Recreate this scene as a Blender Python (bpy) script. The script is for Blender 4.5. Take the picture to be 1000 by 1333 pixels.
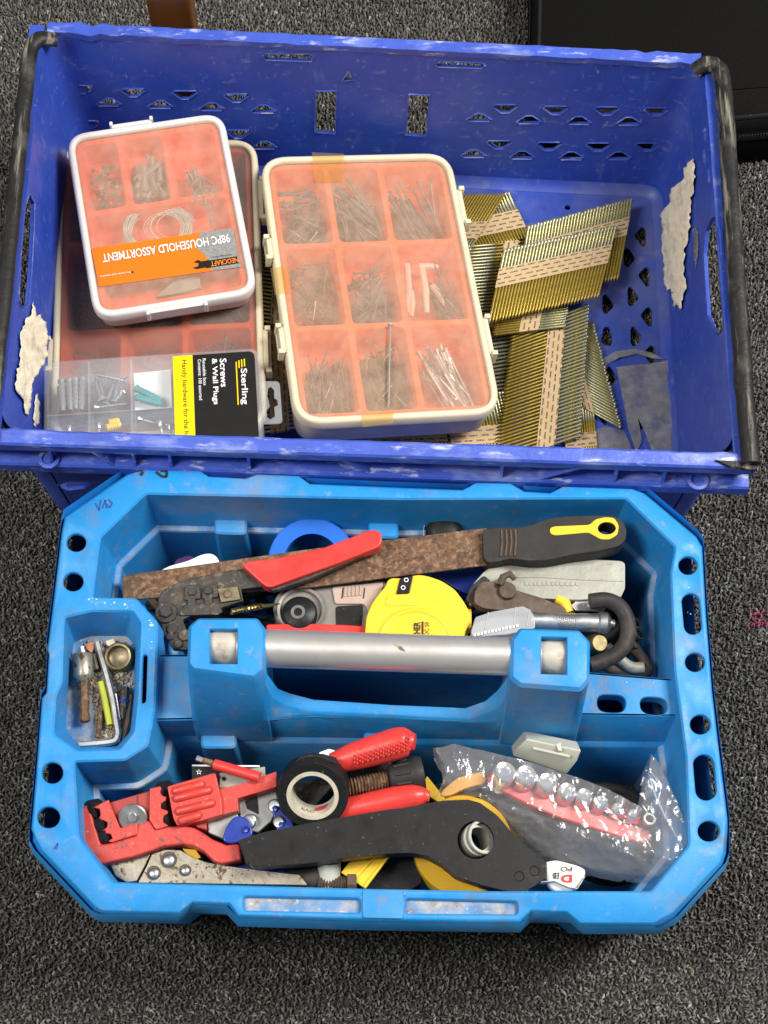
import bpy, bmesh, math, random
import numpy as np
from math import sin, cos, pi, radians
from mathutils import Vector, Matrix, noise
from mathutils.geometry import tessellate_polygon, delaunay_2d_cdt
for _o in list(bpy.data.objects): bpy.data.objects.remove(_o)
S = bpy.context.scene
random.seed(7)
# ---------------------------------------------------------------- camera, world, lamps, exposure
FPX, TILT, CAMH, ROLL = 2000.0, radians(23), 1.26, radians(1.2)
Fv = Vector((0, sin(TILT), -cos(TILT))); U0 = Vector((0, cos(TILT), sin(TILT))); R0 = Vector((1, 0, 0))
Rv = R0 * cos(ROLL) + U0 * sin(ROLL); Uv = -R0 * sin(ROLL) + U0 * cos(ROLL)
CAM = Vector((0, 0, CAMH))
cd = bpy.data.cameras.new("camera"); co = bpy.data.objects.new("camera", cd); S.collection.objects.link(co)
co.matrix_world = Matrix(((Rv.x, Uv.x, -Fv.x, 0), (Rv.y, Uv.y, -Fv.y, 0), (Rv.z, Uv.z, -Fv.z, CAMH), (0, 0, 0, 1)))
cd.sensor_fit = 'HORIZONTAL'; cd.sensor_width = 36.0; cd.lens = 36.0 * FPX / 1000.0; cd.clip_start = .02; cd.clip_end = 60
S.camera = co
wd = bpy.data.worlds.new("World"); S.world = wd; wd.use_nodes = True
wd.node_tree.nodes["Background"].inputs[0].default_value = (1.0, .97, .93, 1)
wd.node_tree.nodes["Background"].inputs[1].default_value = .21
def lamp(name, loc, target, sx, sy, watts, col):
    l = bpy.data.lights.new(name, 'AREA'); l.shape = 'RECTANGLE'; l.size = sx; l.size_y = sy; l.energy = watts; l.color = col
    o = bpy.data.objects.new(name, l); S.collection.objects.link(o); o.location = loc
    o.rotation_euler = (Vector(target) - Vector(loc)).to_track_quat('-Z', 'Y').to_euler()
lamp("ceiling_lamp", (1.30, .80, 1.9), (.1, .4, 0), .5, 1.0, 78, (1, .96, .90))
lamp("ceiling_lamp", (-1.20, .15, 2.0), (-.1, .4, 0), .5, 1.0, 40, (1, .96, .90))
S.view_settings.view_transform = 'Standard'; S.view_settings.look = 'None'; S.view_settings.exposure = 0; S.view_settings.gamma = 1

# ---------------------------------------------------------------- helpers
def ray(px, py): return (Fv + Rv * ((px - 500) / FPX) + Uv * ((666.5 - py) / FPX)).normalized()
def W(px, py, z):
    d = ray(px, py); return CAM + d * ((z - CAMH) / d.z)
def on_plane(px, py, p0, n):
    d = ray(px, py); return CAM + d * ((p0 - CAM).dot(n) / d.dot(n))
def WL(pts, z):
    """list of photo points on a level (number) or (z, slope per px in x, in y) plane"""
    if isinstance(z, (int, float)): return [W(a, b, z) for a, b in pts]
    return [W(a, b, z[0] + z[1] * a + z[2] * b) for a, b in pts]
def rnd(pts, r, n=4):
    """round the corners of a closed polygon (any dimension)"""
    out = []; m = len(pts)
    rr = r if isinstance(r, (list, tuple)) else [r] * m
    for i in range(m):
        p, a, b = Vector(pts[i]), Vector(pts[i - 1]), Vector(pts[(i + 1) % m])
        k = rr[i]
        if k <= 0: out.append(p); continue
        k1 = min(k, (a - p).length * .48); k2 = min(k, (b - p).length * .48)
        q, s = p + (a - p).normalized() * k1, p + (b - p).normalized() * k2
        for j in range(n + 1):
            t = j / n; out.append(q * (1 - t) ** 2 + p * 2 * t * (1 - t) + s * t * t)
    return out
def ell(cx, cy, rx, ry, n=20, a0=0): return [(cx + rx * cos(a0 + 2 * pi * i / n), cy + ry * sin(a0 + 2 * pi * i / n)) for i in range(n)]
def inset(pts, d):
    """inset a closed xy polygon (3-D points, z kept) by d"""
    m = len(pts); area = sum(pts[i].x * pts[(i + 1) % m].y - pts[(i + 1) % m].x * pts[i].y for i in range(m))
    s = 1 if area > 0 else -1; out = []
    for i in range(m):
        p = pts[i]; e1 = (p - pts[i - 1]).xy.normalized(); e2 = (pts[(i + 1) % m] - p).xy.normalized()
        n1 = Vector((-e1.y, e1.x)) * s; n2 = Vector((-e2.y, e2.x)) * s
        b = n1 + n2; L = b.length
        b = b / L if L > 1e-6 else n1
        c = max(.45, b.dot(n1)); q = p.xy + b * (d / c)
        out.append(Vector((q.x, q.y, p.z)))
    return out
def atz(pts, z): return [Vector((p.x, p.y, z)) for p in pts]
def inside(x, y, poly):
    r = False; j = len(poly) - 1
    for i in range(len(poly)):
        xi, yi, xj, yj = poly[i][0], poly[i][1], poly[j][0], poly[j][1]
        if (yi > y) != (yj > y) and x < (xj - xi) * (y - yi) / (yj - yi) + xi: r = not r
        j = i
    return r
class MB:
    def __init__(s): s.v = []; s.f = []; s.m = []; s.mi = 0
    def add(s, vs, fs):
        b = len(s.v); s.v += [Vector(v) for v in vs]; s.f += [[i + b for i in f] for f in fs]; s.m += [s.mi] * len(fs); return s
    def quad(s, a, b, c, d): return s.add([a, b, c, d], [(0, 1, 2, 3)])
    def loft(s, rings, cap0=False, cap1=False, closed=True):
        n = len(rings[0]); vs = [p for r in rings for p in r]; fs = []
        for k in range(len(rings) - 1):
            for i in range(n if closed else n - 1):
                j = (i + 1) % n; fs.append((k * n + i, k * n + j, (k + 1) * n + j, (k + 1) * n + i))
        if cap0: fs.append(tuple(range(n))[::-1])
        if cap1: fs.append(tuple((len(rings) - 1) * n + i for i in range(n)))
        return s.add(vs, fs)
    def prism(s, top, d, holes=(), cap=True):
        top = [Vector(p) for p in top]; d = Vector(d)
        if not holes:
            return s.loft([top, [p + d for p in top]], True, True)
        s.plate(top, holes); s.plate([p + d for p in top], [[Vector(q) + d for q in h] for h in holes], True)
        for r in [top] + [list(map(Vector, h)) for h in holes]: s.loft([r, [p + d for p in r]])
        return s
    def plate(s, outer, holes=(), flip=False):
        L = [[Vector(p) for p in outer]] + [[Vector(p) for p in h] for h in holes]
        if holes:                                                            # constrained triangulation round the holes
            o = L[0][0]; n = Vector((0, 0, 0))
            for i in range(len(L[0])): n += (L[0][i] - o).cross(L[0][(i + 1) % len(L[0])] - o)
            n.normalize(); u = n.orthogonal().normalized(); w = n.cross(u)
            if n.z < 0: w = -w
            fl = [p for r in L for p in r]; p2 = [Vector(((p - o).dot(u), (p - o).dot(w))) for p in fl]; ed_ = []; k = 0
            for r in L: ed_ += [(k + i, k + (i + 1) % len(r)) for i in range(len(r))]; k += len(r)
            V, E_, F, ov_, *_ = delaunay_2d_cdt(p2, ed_, [], 0, 1e-7)
            P2 = []; k = 0
            for r in L: P2.append([(q.x, q.y) for q in p2[k:k + len(r)]]); k += len(r)
            vs = [fl[ov_[i][0]] if ov_[i] else o + u * V[i].x + w * V[i].y for i in range(len(V))]; fs = []
            for f in F:
                cx, cy = sum(V[i].x for i in f) / len(f), sum(V[i].y for i in f) / len(f)
                if inside(cx, cy, P2[0]) and not any(inside(cx, cy, h) for h in P2[1:]): fs.append(list(f) if not flip else list(f)[::-1])
            return s.add(vs, fs)
        tris = tessellate_polygon(L); vs = [p for r in L for p in r]
        fs = []
        for t in tris:
            n = (vs[t[1]] - vs[t[0]]).cross(vs[t[2]] - vs[t[0]])
            if n.length < 1e-12: continue
            up = n.z > 0 if abs(n.z) > 1e-9 * 0 + n.length * .05 else True
            fs.append(tuple(t) if (up != flip) else tuple(t)[::-1])
        return s.add(vs, fs)
    def box(s, o, a, b, c):
        o, a, b, c = map(Vector, (o, a, b, c)); v = [o, o + a, o + a + b, o + b]
        return s.loft([v, [p + c for p in v]], True, True)
    def tube(s, path, rad, seg=10, caps=True, squash=1, up=(0, 0, 1)):
        path = [Vector(p) for p in path]; n = len(path)
        rr = rad if isinstance(rad, (list, tuple)) else [rad] * n
        rings = []; u = None
        for i in range(n):
            t = (path[min(i + 1, n - 1)] - path[max(i - 1, 0)]).normalized()
            if u is None:
                u = Vector(up) - t * t.dot(Vector(up))
                if u.length < 1e-4: u = Vector((1, 0, 0)) - t * t.x
            u = (u - t * t.dot(u)).normalized(); w = t.cross(u)
            rings.append([path[i] + u * (rr[i] * squash * sin(2 * pi * k / seg)) + w * (rr[i] * cos(2 * pi * k / seg)) for k in range(seg)])
        return s.loft(rings, caps, caps)
    def lathe(s, prof, o, axis, seg=24, cap0=False, cap1=False, closed=False):
        o = Vector(o); t = Vector(axis).normalized(); u = t.orthogonal().normalized(); w = t.cross(u)
        rings = [[o + t * h + (u * cos(2 * pi * k / seg) + w * sin(2 * pi * k / seg)) * r for k in range(seg)] for r, h in prof]
        if closed: rings.append(rings[0])
        return s.loft(rings, cap0, cap1)
    def bbox(s):
        a = np.array([tuple(v) for v in s.v]); return a.min(0), a.max(0)
ROOTLOC = {}
def tag(o, label=None, cat=None, group=None, kind=None):
    for k, v in (("label", label), ("category", cat), ("group", group), ("kind", kind)):
        if v: o[k] = v
    return o
def thing(name, label, cat, loc=None, group=None, M=None):
    o = bpy.data.objects.new(name, None); S.collection.objects.link(o); o.empty_display_size = .01
    if M is not None: o.matrix_world = M; ROOTLOC[o] = Vector((0, 0, 0))
    else: o.location = loc; ROOTLOC[o] = Vector(loc)
    return tag(o, label, cat, group)
def rootloc(p):
    while p.parent: p = p.parent
    return ROOTLOC.get(p, p.location)
def mesh(name, mb, mats, off=Vector((0, 0, 0)), smooth=38, normals=True):
    me = bpy.data.meshes.new(name)
    me.from_pydata([tuple(v - off) for v in mb.v], [], mb.f)
    for m in (mats if isinstance(mats, (list, tuple)) else [mats]): me.materials.append(m)
    if any(mb.m): me.polygons.foreach_set("material_index", mb.m)
    if normals:
        bm = bmesh.new(); bm.from_mesh(me); bmesh.ops.remove_doubles(bm, verts=bm.verts, dist=1e-6)
        bmesh.ops.recalc_face_normals(bm, faces=bm.faces); bm.to_mesh(me); bm.free()
    if smooth:
        me.polygons.foreach_set("use_smooth", [True] * len(me.polygons)); me.set_sharp_from_angle(angle=radians(smooth))
    return me
def obj(name, mb, mats, parent=None, bevel=0, seg=2, smooth=38, label=None, kind=None, normals=True):
    """one mesh object; a part when a parent is given"""
    off = rootloc(parent) if parent else Vector((0, 0, 0))
    o = bpy.data.objects.new(name, mesh(name, mb, mats, off, smooth, normals)); S.collection.objects.link(o)
    if parent: o.parent = parent
    if bevel:
        b = o.modifiers.new("bevel", 'BEVEL'); b.width = bevel; b.segments = seg; b.limit_method = 'ANGLE'; b.angle_limit = radians(35)
        b.use_clamp_overlap = True
        if smooth: o.data.set_sharp_from_angle(angle=radians(180))
        b.harden_normals = True
    return tag(o, label, None, None, kind)
def solo(name, mb, mats, label, cat, group=None, bevel=0, seg=2, smooth=38, kind=None):
    """a thing that is one mesh: origin at the middle of its base"""
    lo, hi = mb.bbox(); off = Vector(((lo[0] + hi[0]) / 2, (lo[1] + hi[1]) / 2, lo[2]))
    o = obj(name, mb, mats, None, bevel, seg, smooth)
    for v in o.data.vertices: v.co -= off
    o.location = off; ROOTLOC[o] = off
    return tag(o, label, cat, group, kind)
def textmesh(body, fat=0.0):
    cu = bpy.data.curves.new("lettering", 'FONT'); cu.body = body; cu.size = 1; cu.offset = fat; cu.resolution_u = 3
    o = bpy.data.objects.new("lettering", cu); S.collection.objects.link(o)
    dg = bpy.context.evaluated_depsgraph_get(); me = bpy.data.meshes.new_from_object(o.evaluated_get(dg))
    v = [x.co.copy() for x in me.vertices]; f = [list(p.vertices) for p in me.polygons]
    bpy.data.objects.remove(o); bpy.data.curves.remove(cu); bpy.data.meshes.remove(me)
    return v, f
def lettering(body, o, ux, uy, mat, parent, fat=.0, lift=.0004):
    """flat print: o = lower left corner, ux = full width vector, uy = full height vector"""
    v, f = textmesh(body, fat); x0 = min(p.x for p in v); x1 = max(p.x for p in v); y0 = min(p.y for p in v); y1 = max(p.y for p in v)
    o, ux, uy = Vector(o), Vector(ux), Vector(uy); n = ux.cross(uy).normalized()
    if n.z < 0: n = -n
    mb = MB(); mb.add([o + ux * ((p.x - x0) / (x1 - x0)) + uy * ((p.y - y0) / (y1 - y0)) + n * lift for p in v], f)
    return obj("lettering", mb, mat, parent, smooth=0, normals=False)
# ---------------------------------------------------------------- materials
def mat(name, col, rough=.45, metal=0.0, var=.12, vscale=40, layers=(), bump=None, spec=.5, trans=0.0, alpha=None, coat=0, rvar=.1, coords='Object', bevel=0):
    """layers: (colour, noise scale, lo, hi, amount[, stretch xyz])"""
    m = bpy.data.materials.new(name); m.use_nodes = True; nt = m.node_tree; N = nt.nodes; L = nt.links
    b = N["Principled BSDF"]; out = N["Material Output"]
    tc = N.new("ShaderNodeTexCoord")
    def nz(scale, detail=4, stretch=None, seed=0):
        mp = N.new("ShaderNodeMapping"); L.new(tc.outputs[coords], mp.inputs[0]); mp.inputs[1].default_value = (seed * 3.7, seed * 1.3, seed * 2.1)
        if stretch: mp.inputs[3].default_value = stretch
        t = N.new("ShaderNodeTexNoise"); t.inputs["Scale"].default_value = scale; t.inputs["Detail"].default_value = detail; t.inputs["Roughness"].default_value = .62
        L.new(mp.outputs[0], t.inputs["Vector"]); return t
    def mix(fac, a, c):
        x = N.new("ShaderNodeMix"); x.data_type = 'RGBA'
        if isinstance(fac, (int, float)): x.inputs[0].default_value = fac
        else: L.new(fac, x.inputs[0])
        for i, q in ((6, a), (7, c)):
            if isinstance(q, tuple): x.inputs[i].default_value = q
            else: L.new(q, x.inputs[i])
        return x.outputs[2]
    c4 = (*col, 1)
    cur = c4
    if var:
        t = nz(vscale); r = N.new("ShaderNodeMapRange"); r.inputs[1].default_value = .3; r.inputs[2].default_value = .7; L.new(t.outputs[0], r.inputs[0])
        cur = mix(r.outputs[0], tuple(x * (1 - var) for x in col) + (1,), tuple(min(1, x * (1 + var)) for x in col) + (1,))
    rough_in = None
    for k, ly in enumerate(layers):
        c2, sc, lo, hi, amt = ly[:5]; t = nz(sc, 6, ly[5] if len(ly) > 5 else None, k + 1)
        r = N.new("ShaderNodeMapRange"); r.inputs[1].default_value = lo; r.inputs[2].default_value = hi; r.inputs[4].default_value = amt
        L.new(t.outputs[0], r.inputs[0]); cur = mix(r.outputs[0], cur, (*c2, 1))
    if isinstance(cur, tuple): b.inputs["Base Color"].default_value = cur
    else: L.new(cur, b.inputs["Base Color"])
    b.inputs["Roughness"].default_value = rough; b.inputs["Metallic"].default_value = metal; b.inputs["Specular IOR Level"].default_value = spec
    if coat: b.inputs["Coat Weight"].default_value = coat; b.inputs["Coat Roughness"].default_value = .2
    if rvar:
        t = nz(vscale * 1.7, 3, None, 9); r = N.new("ShaderNodeMapRange"); r.inputs[1].default_value = .3; r.inputs[2].default_value = .7
        r.inputs[3].default_value = max(.05, rough - rvar); r.inputs[4].default_value = min(1, rough + rvar); L.new(t.outputs[0], r.inputs[0]); L.new(r.outputs[0], b.inputs["Roughness"])
    if trans: b.inputs["Transmission Weight"].default_value = trans
    if bump:
        t = nz(bump[1], 5, bump[2] if len(bump) > 2 else None, 5); bp = N.new("ShaderNodeBump"); bp.inputs["Strength"].default_value = bump[0]; bp.inputs["Distance"].default_value = .002
        L.new(t.outputs[0], bp.inputs["Height"]); L.new(bp.outputs[0], b.inputs["Normal"])
    if alpha is not None:
        tr = N.new("ShaderNodeBsdfTransparent"); mx = N.new("ShaderNodeMixShader"); tr.inputs[0].default_value = (*alpha[1], 1) if len(alpha) > 1 else (1, 1, 1, 1)
        L.new(tr.outputs[0], mx.inputs[1]); L.new(b.outputs[0], mx.inputs[2]); L.new(mx.outputs[0], out.inputs[0])
        if len(alpha) > 2:
            t = nz(alpha[2], 6, None, 12); r = N.new("ShaderNodeMapRange"); r.inputs[1].default_value = .35; r.inputs[2].default_value = .7
            r.inputs[3].default_value = alpha[0] - alpha[3]; r.inputs[4].default_value = alpha[0] + alpha[3]; L.new(t.outputs[0], r.inputs[0]); L.new(r.outputs[0], mx.inputs[0])
        else: mx.inputs[0].default_value = alpha[0]
    return m
DUST = (.36, .29, .22); WHITE = (.75, .76, .8)
M = {}
M['tray'] = mat("blue_tray_plastic", (.013, .228, .58), .52, spec=.35, var=.07, layers=(((.11, .30, .48), 8, .44, .72, .42), ((.20, .15, .10), 55, .56, .72, .40), ((.09, .10, .12), 34, .58, .74, .5), (( .10, .36, .72), 26, .58, .8, .35), (DUST, 9, .56, .78, .55), (DUST, 110, .60, .72, .35), ((.55, .72, .85), 300, .70, .76, .45)), bump=(.10, 500))
M['traydust'] = mat("dusty_blue_tray_plastic", (.012, .215, .52), .6, var=.1, layers=(((.22, .17, .12), 70, .52, .70, .55), ((.12, .30, .52), 16, .46, .72, .5), ((.2, .15, .1), 70, .6, .75, .5), ((.75, .78, .8), 220, .7, .76, .6)), bump=(.15, 400))
M['crate'] = mat("dark_blue_crate_plastic", (.021, .062, .42), .42, var=.10, vscale=22, layers=(((.07, .12, .44), 5, .40, .70, .5), ((.32, .38, .64), 22, .62, .78, .25, (3, .6, 1)), ((.16, .20, .52), 9, .55, .8, .40), ((.42, .48, .70), 60, .60, .76, .35, (1, 1, 2.5)), ((.5, .54, .66), 170, .62, .74, .35, (1, 2.5, .5)), (DUST, 14, .66, .85, .35)), bump=(.12, 160))
M['cratefloor'] = mat("dusty_crate_floor", (.024, .060, .37), .5, var=.12, layers=(((.16, .17, .24), 12, .45, .72, .6), ((.28, .27, .27), 60, .6, .78, .45)), bump=(.12, 160))
M['craterim'] = mat("worn_rim_and_lit_edge", (.040, .085, .45), .45, var=.12, layers=(((.42, .48, .70), 45, .52, .72, .5, (.4, 1, 1)), ((.65, .68, .78), 140, .58, .70, .6, (.3, 1, 1))), bump=(.25, 120))
M['blackbar'] = mat("scuffed_black_tape", (.014, .014, .014), .5, var=.2, layers=(((.32, .30, .24), 130, .54, .70, .7, (1.2, .10, 1.2)), ((.12, .12, .10), 30, .55, .75, .6)), bump=(.3, 240), spec=.3)
M['fleck'] = mat("pale_scuff", (.42, .60, .76), .6, var=.2)
M['paper'] = mat("torn_label_paper", (.88, .80, .62), .85, var=.10, layers=(((.42, .36, .26), 70, .5, .7, .6),), bump=(.5, 130))
M['greytape'] = mat("dusty_grey_tape", (.27, .27, .29), .8, var=.2, layers=(((.34, .33, .31), 45, .48, .7, .7), ((.06, .06, .09), 20, .58, .7, .5)), bump=(.4, 90), alpha=(.55, (1, 1, 1), 70, .30))
M['orange'] = mat("orange_tray_plastic", (.82, .15, .028), .5, var=.06)
M['orange_red'] = mat("orange_red_tray_plastic", (.80, .085, .030), .5, var=.06)
M['cream'] = mat("yellowed_white_plastic", (.64, .56, .40), .45, var=.06, layers=(((.45, .36, .22), 30, .6, .8, .4),))
M['whiteplastic'] = mat("translucent_white_plastic", (.64, .60, .58), .4, var=.05, layers=((DUST, 25, .62, .8, .3),))
M['frost'] = mat("frosted_clear_lid", (.68, .50, .38), .38, var=0, alpha=(.21, (1, .97, .94), 60, .06), layers=(((.9, .88, .84), 420, .64, .7, .7),), rvar=.1, bump=(.08, 200))
M['frost_dirty'] = mat("dusty_clear_lid", (.50, .40, .36), .4, var=0, alpha=(.17, (.88, .80, .76), 25, .04), layers=(((.8, .7, .66), 300, .64, .7, .6),), bump=(.08, 200))
M['clearcase'] = mat("clear_case_plastic", (.74, .76, .78), .3, var=0, alpha=(.17, (.97, .98, 1), 20, .04), rvar=.05)
M['clear'] = mat("clear_plastic", (.62, .64, .66), .2, var=0, alpha=(.45, (.9, .93, .96)), rvar=.05)
M['bag'] = mat("clear_polythene_bag", (.75, .77, .80), .10, var=0, alpha=(.17, (.97, .97, .98), 60, .06), rvar=.02, spec=.9)
M['steel'] = mat("zinc_steel", (.50, .51, .52), .38, .95, var=.08, vscale=60, layers=(((.30, .28, .26), 60, .6, .75, .3),))
M['dullsteel'] = mat("dull_nail_steel", (.17, .16, .15), .5, .5, var=.3, vscale=150)
M['chrome'] = mat("chrome", (.85, .86, .88), .22, .8, var=0, rvar=.03)
M['nailsilver'] = mat("rainbow_zinc_nail", (.28, .27, .165), .32, .65, var=.25, vscale=60, layers=(((.26, .33, .38), 45, .52, .7, .55), ((.55, .48, .15), 60, .50, .7, .6)))
M['nailbrass'] = mat("yellow_zinc_nail", (.35, .255, .045), .33, .65, var=.25, vscale=60, layers=(((.38, .27, .05), 40, .5, .7, .5),))
M['core'] = mat("pale_card_core", (.52, .48, .38), .7, var=.15, layers=(((.22, .18, .13), 90, .52, .7, .6),))
M['plate'] = mat("dull_silver_plate", (.36, .36, .36), .45, .5, var=.1, layers=(((.16, .15, .14), 60, .55, .72, .6),))
M['alu'] = mat("satin_aluminium", (.72, .71, .69), .36, .8, var=.02, layers=(((.30, .27, .24), 90, .66, .8, .25),), rvar=.02)
M['dirtytube'] = mat("dirty_tube_end", (.46, .43, .37), .6, .2, var=.15, layers=(((.22, .16, .10), 90, .54, .7, .7), ((.66, .65, .6), 60, .56, .7, .5)))
M['red'] = mat("red_cast_paint", (.52, .045, .034), .42, var=.08, layers=(((.22, .05, .04), 30, .56, .76, .5), ((.62, .36, .30), 170, .62, .70, .45), ((.09, .05, .045), 120, .61, .67, .8), (DUST, 20, .6, .8, .35)), bump=(.18, 350))
M['redgrip'] = mat("red_dipped_grip", (.62, .040, .034), .38, var=.06, layers=(((.30, .08, .07), 40, .56, .76, .5), ((.12, .05, .045), 130, .62, .70, .55)), bump=(.12, 300))
M['rail'] = mat("bright_red_rail", (.50, .012, .014), .35, var=.05)
M['reddark'] = mat("darker_red_paint", (.32, .035, .03), .5, var=.12, layers=(((.12, .06, .05), 40, .55, .75, .5),))  # darker red for the recess, its wall and the arm web
M['black'] = mat("black_plastic", (.012, .012, .013), .45, var=.15, layers=(((.07, .066, .06), 45, .60, .8, .4), ((.22, .21, .2), 260, .64, .72, .4)), bump=(.05, 500), spec=.22)
M['blackmatte'] = mat("black_rubber", (.022, .020, .019), .62, var=.2, layers=(((.14, .11, .08), 30, .55, .8, .5),), bump=(.12, 320), spec=.35)
M['blackiron'] = mat("greasy_black_iron", (.055, .05, .045), .5, .45, var=.3, vscale=90, layers=(((.14, .11, .08), 60, .52, .7, .6), ((.30, .26, .20), 200, .57, .70, .6)), bump=(.35, 200))
M['brassplate'] = mat("grubby_brass_plate", (.26, .21, .13), .45, .6, var=.25, vscale=150, layers=(((.06, .05, .04), 110, .52, .7, .7),))
M['rust'] = mat("rusty_steel", (.125, .066, .036), .8, .1, var=.3, vscale=90, layers=(((.27, .16, .09), 240, .50, .60, .75), ((.045, .026, .018), 190, .52, .62, .8), ((.36, .30, .24), 80, .60, .74, .5)), bump=(.4, 180))
M['rustdark'] = mat("rust_brown_iron", (.085, .058, .042), .7, .2, var=.3, vscale=70, layers=(((.20, .12, .07), 90, .54, .7, .6), ((.03, .025, .02), 50, .55, .75, .6)), bump=(.4, 200))
M['yellow'] = mat("yellow_plastic", (.80, .50, .020), .45, var=.04, layers=(((.45, .32, .03), 60, .66, .8, .4), ((.15, .11, .03), 220, .70, .76, .5)))
M['amber'] = mat("amber_tape", (.72, .40, .012), .42, var=.1)
M['ablue'] = mat("blue_pvc_tape", (.009, .13, .60), .5, var=.08, spec=.3)
M['navy'] = mat("navy_blue_casting", (.012, .035, .28), .35, var=.1, layers=(((.3, .34, .45), 60, .64, .78, .3),))
M['white'] = mat("white_plastic", (.80, .79, .76), .45, var=.04)
M['purple'] = mat("purple_plastic", (.05, .012, .08), .4, var=.1)
M['greyclip'] = mat("pale_grey_plastic", (.46, .47, .40), .45, var=.06, layers=(((.25, .22, .16), 40, .64, .8, .4),))
M['diecast'] = mat("dirty_diecast_zinc", (.30, .30, .26), .5, .2, var=.15, layers=(((.18, .15, .11), 40, .56, .74, .65), ((.16, .09, .05), 90, .64, .74, .7)), bump=(.2, 160))
M['spotsteel'] = mat("rust_spotted_nickel", (.34, .31, .25), .42, .7, var=.2, layers=(((.10, .06, .035), 190, .57, .61, .95), ((.24, .18, .12), 26, .52, .75, .6)), bump=(.15, 200))
M['smoke'] = mat("smoky_grey_plastic", (.20, .185, .17), .38, var=.1, layers=(((.38, .33, .28), 40, .5, .75, .5), ((.07, .065, .06), 26, .55, .75, .5)))
M['pinkgrey'] = mat("dusty_pinkish_plastic", (.42, .31, .26), .6, var=.1)
M['brass'] = mat("brass", (.34, .27, .11), .3, 1.0, var=.15)
M['bronze'] = mat("tarnished_brass", (.20, .16, .08), .42, .8, var=.3, vscale=160)
M['teal'] = mat("teal_plastic", (.02, .26, .26), .45, var=.1)
M['plug'] = mat("grey_plug_plastic", (.25, .25, .25), .5, var=.1)
M['gypsum'] = mat("pale_plastic", (.68, .55, .48), .5, var=.06)
M['limewire'] = mat("green_yellow_sleeve", (.42, .45, .03), .4, var=.1)
M['crumb'] = mat("mixed_debris", (.36, .26, .16), .8, var=.4, vscale=200, layers=(((.7, .62, .48), 90, .5, .6, .8), ((.1, .06, .04), 120, .52, .62, .8)))
M['ink'] = mat("black_ink", (.012, .012, .012), .5, var=0, rvar=0)
M['inkblue'] = mat("blue_pen_ink", (.02, .05, .25), .5, var=0, rvar=0)
M['labelblack'] = mat("black_card", (.012, .012, .012), .3, var=0, rvar=.03)
M['labelyellow'] = mat("yellow_card", (.80, .56, .0), .4, var=0, rvar=.03)
M['labelorange'] = mat("orange_sticker", (.84, .16, .004), .4, var=0, rvar=.03)
M['labelwhite'] = mat("white_print", (.82, .82, .80), .45, var=0, rvar=0)
M['labelred'] = mat("red_print", (.62, .02, .02), .4, var=0, rvar=0)
M['orangeink'] = mat("orange_print", (.85, .25, .02), .4, var=0, rvar=0)
M['oldtape'] = mat("yellowed_sticky_tape", (.55, .40, .16), .3, var=.1, alpha=(.10, (1, .95, .84)), rvar=.05)
M['wood'] = mat("varnished_wood", (.135, .048, .010), .35, var=.2, vscale=14, layers=(((.06, .02, .006), 60, .45, .7, .6, (1, 1, .06)), ((.30, .14, .05), 30, .68, .8, .5, (1, 1, .3))))
M['casefabric'] = mat("black_case_fabric", (.0035, .0035, .0035), .8, var=.3, vscale=400, bump=(.3, 900), spec=.1)
M['zip'] = mat("dark_zip_metal", (.10, .10, .10), .4, .8, var=.1)
M['cupdust'] = mat("gritty_cup_floor", (.10, .22, .40), .8, var=.2, layers=(((.40, .37, .33), 60, .42, .62, .8), ((.20, .13, .08), 110, .54, .66, .7), ((.6, .57, .52), 240, .6, .7, .7)), bump=(.4, 300))
M['ledge'] = mat("dusty_ledge", (.10, .26, .50), .7, var=.2, layers=(((.42, .42, .42), 50, .42, .66, .7), ((.25, .2, .15), 90, .55, .7, .5)))
def bag_material():
    m = bpy.data.materials.new("clear_polythene"); m.use_nodes = True; N = m.node_tree.nodes; L = m.node_tree.links; out = N["Material Output"]
    N.remove(N["Principled BSDF"])
    tr = N.new("ShaderNodeBsdfTransparent"); tr.inputs[0].default_value = (.96, .965, .97, 1); gl = N.new("ShaderNodeBsdfGlossy"); gl.inputs["Roughness"].default_value = .13; gl.inputs["Color"].default_value = (1, 1, 1, 1)
    df = N.new("ShaderNodeBsdfDiffuse"); df.inputs[0].default_value = (.8, .8, .82, 1); lw = N.new("ShaderNodeLayerWeight"); lw.inputs[0].default_value = .25
    mr = N.new("ShaderNodeMapRange"); mr.inputs[3].default_value = .035; mr.inputs[4].default_value = .45; L.new(lw.outputs["Fresnel"], mr.inputs[0])
    a = N.new("ShaderNodeMixShader"); b = N.new("ShaderNodeMixShader"); L.new(mr.outputs[0], a.inputs[0]); L.new(tr.outputs[0], a.inputs[1]); L.new(gl.outputs[0], a.inputs[2])
    b.inputs[0].default_value = .09; L.new(a.outputs[0], b.inputs[1]); L.new(df.outputs[0], b.inputs[2]); L.new(b.outputs[0], out.inputs[0]); return m
M['bag'] = bag_material()
M['backing'] = mat("dark_carpet_backing", (.045, .044, .041), .95, var=.5, vscale=260, layers=(((.16, .155, .14), 330, .54, .66, .8), ((.015, .015, .014), 420, .54, .64, .8)), rvar=0, spec=.1)
M['silvertape'] = mat("diamond_plate_print", (.27, .27, .26), .4, .2, var=.3, vscale=600)
M['cardgrey'] = mat("grey_card", (.30, .30, .29), .5, var=.1)
def pile_material():
    m = mat("carpet_yarn", (.1, .1, .1), .9, var=0, rvar=0, spec=.15); nt = m.node_tree
    a = nt.nodes.new("ShaderNodeAttribute"); a.attribute_name = "yarn"; a.attribute_type = 'GEOMETRY'
    nt.links.new(a.outputs["Color"], nt.nodes["Principled BSDF"].inputs["Base Color"]); return m
M['pile'] = pile_material()
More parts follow.
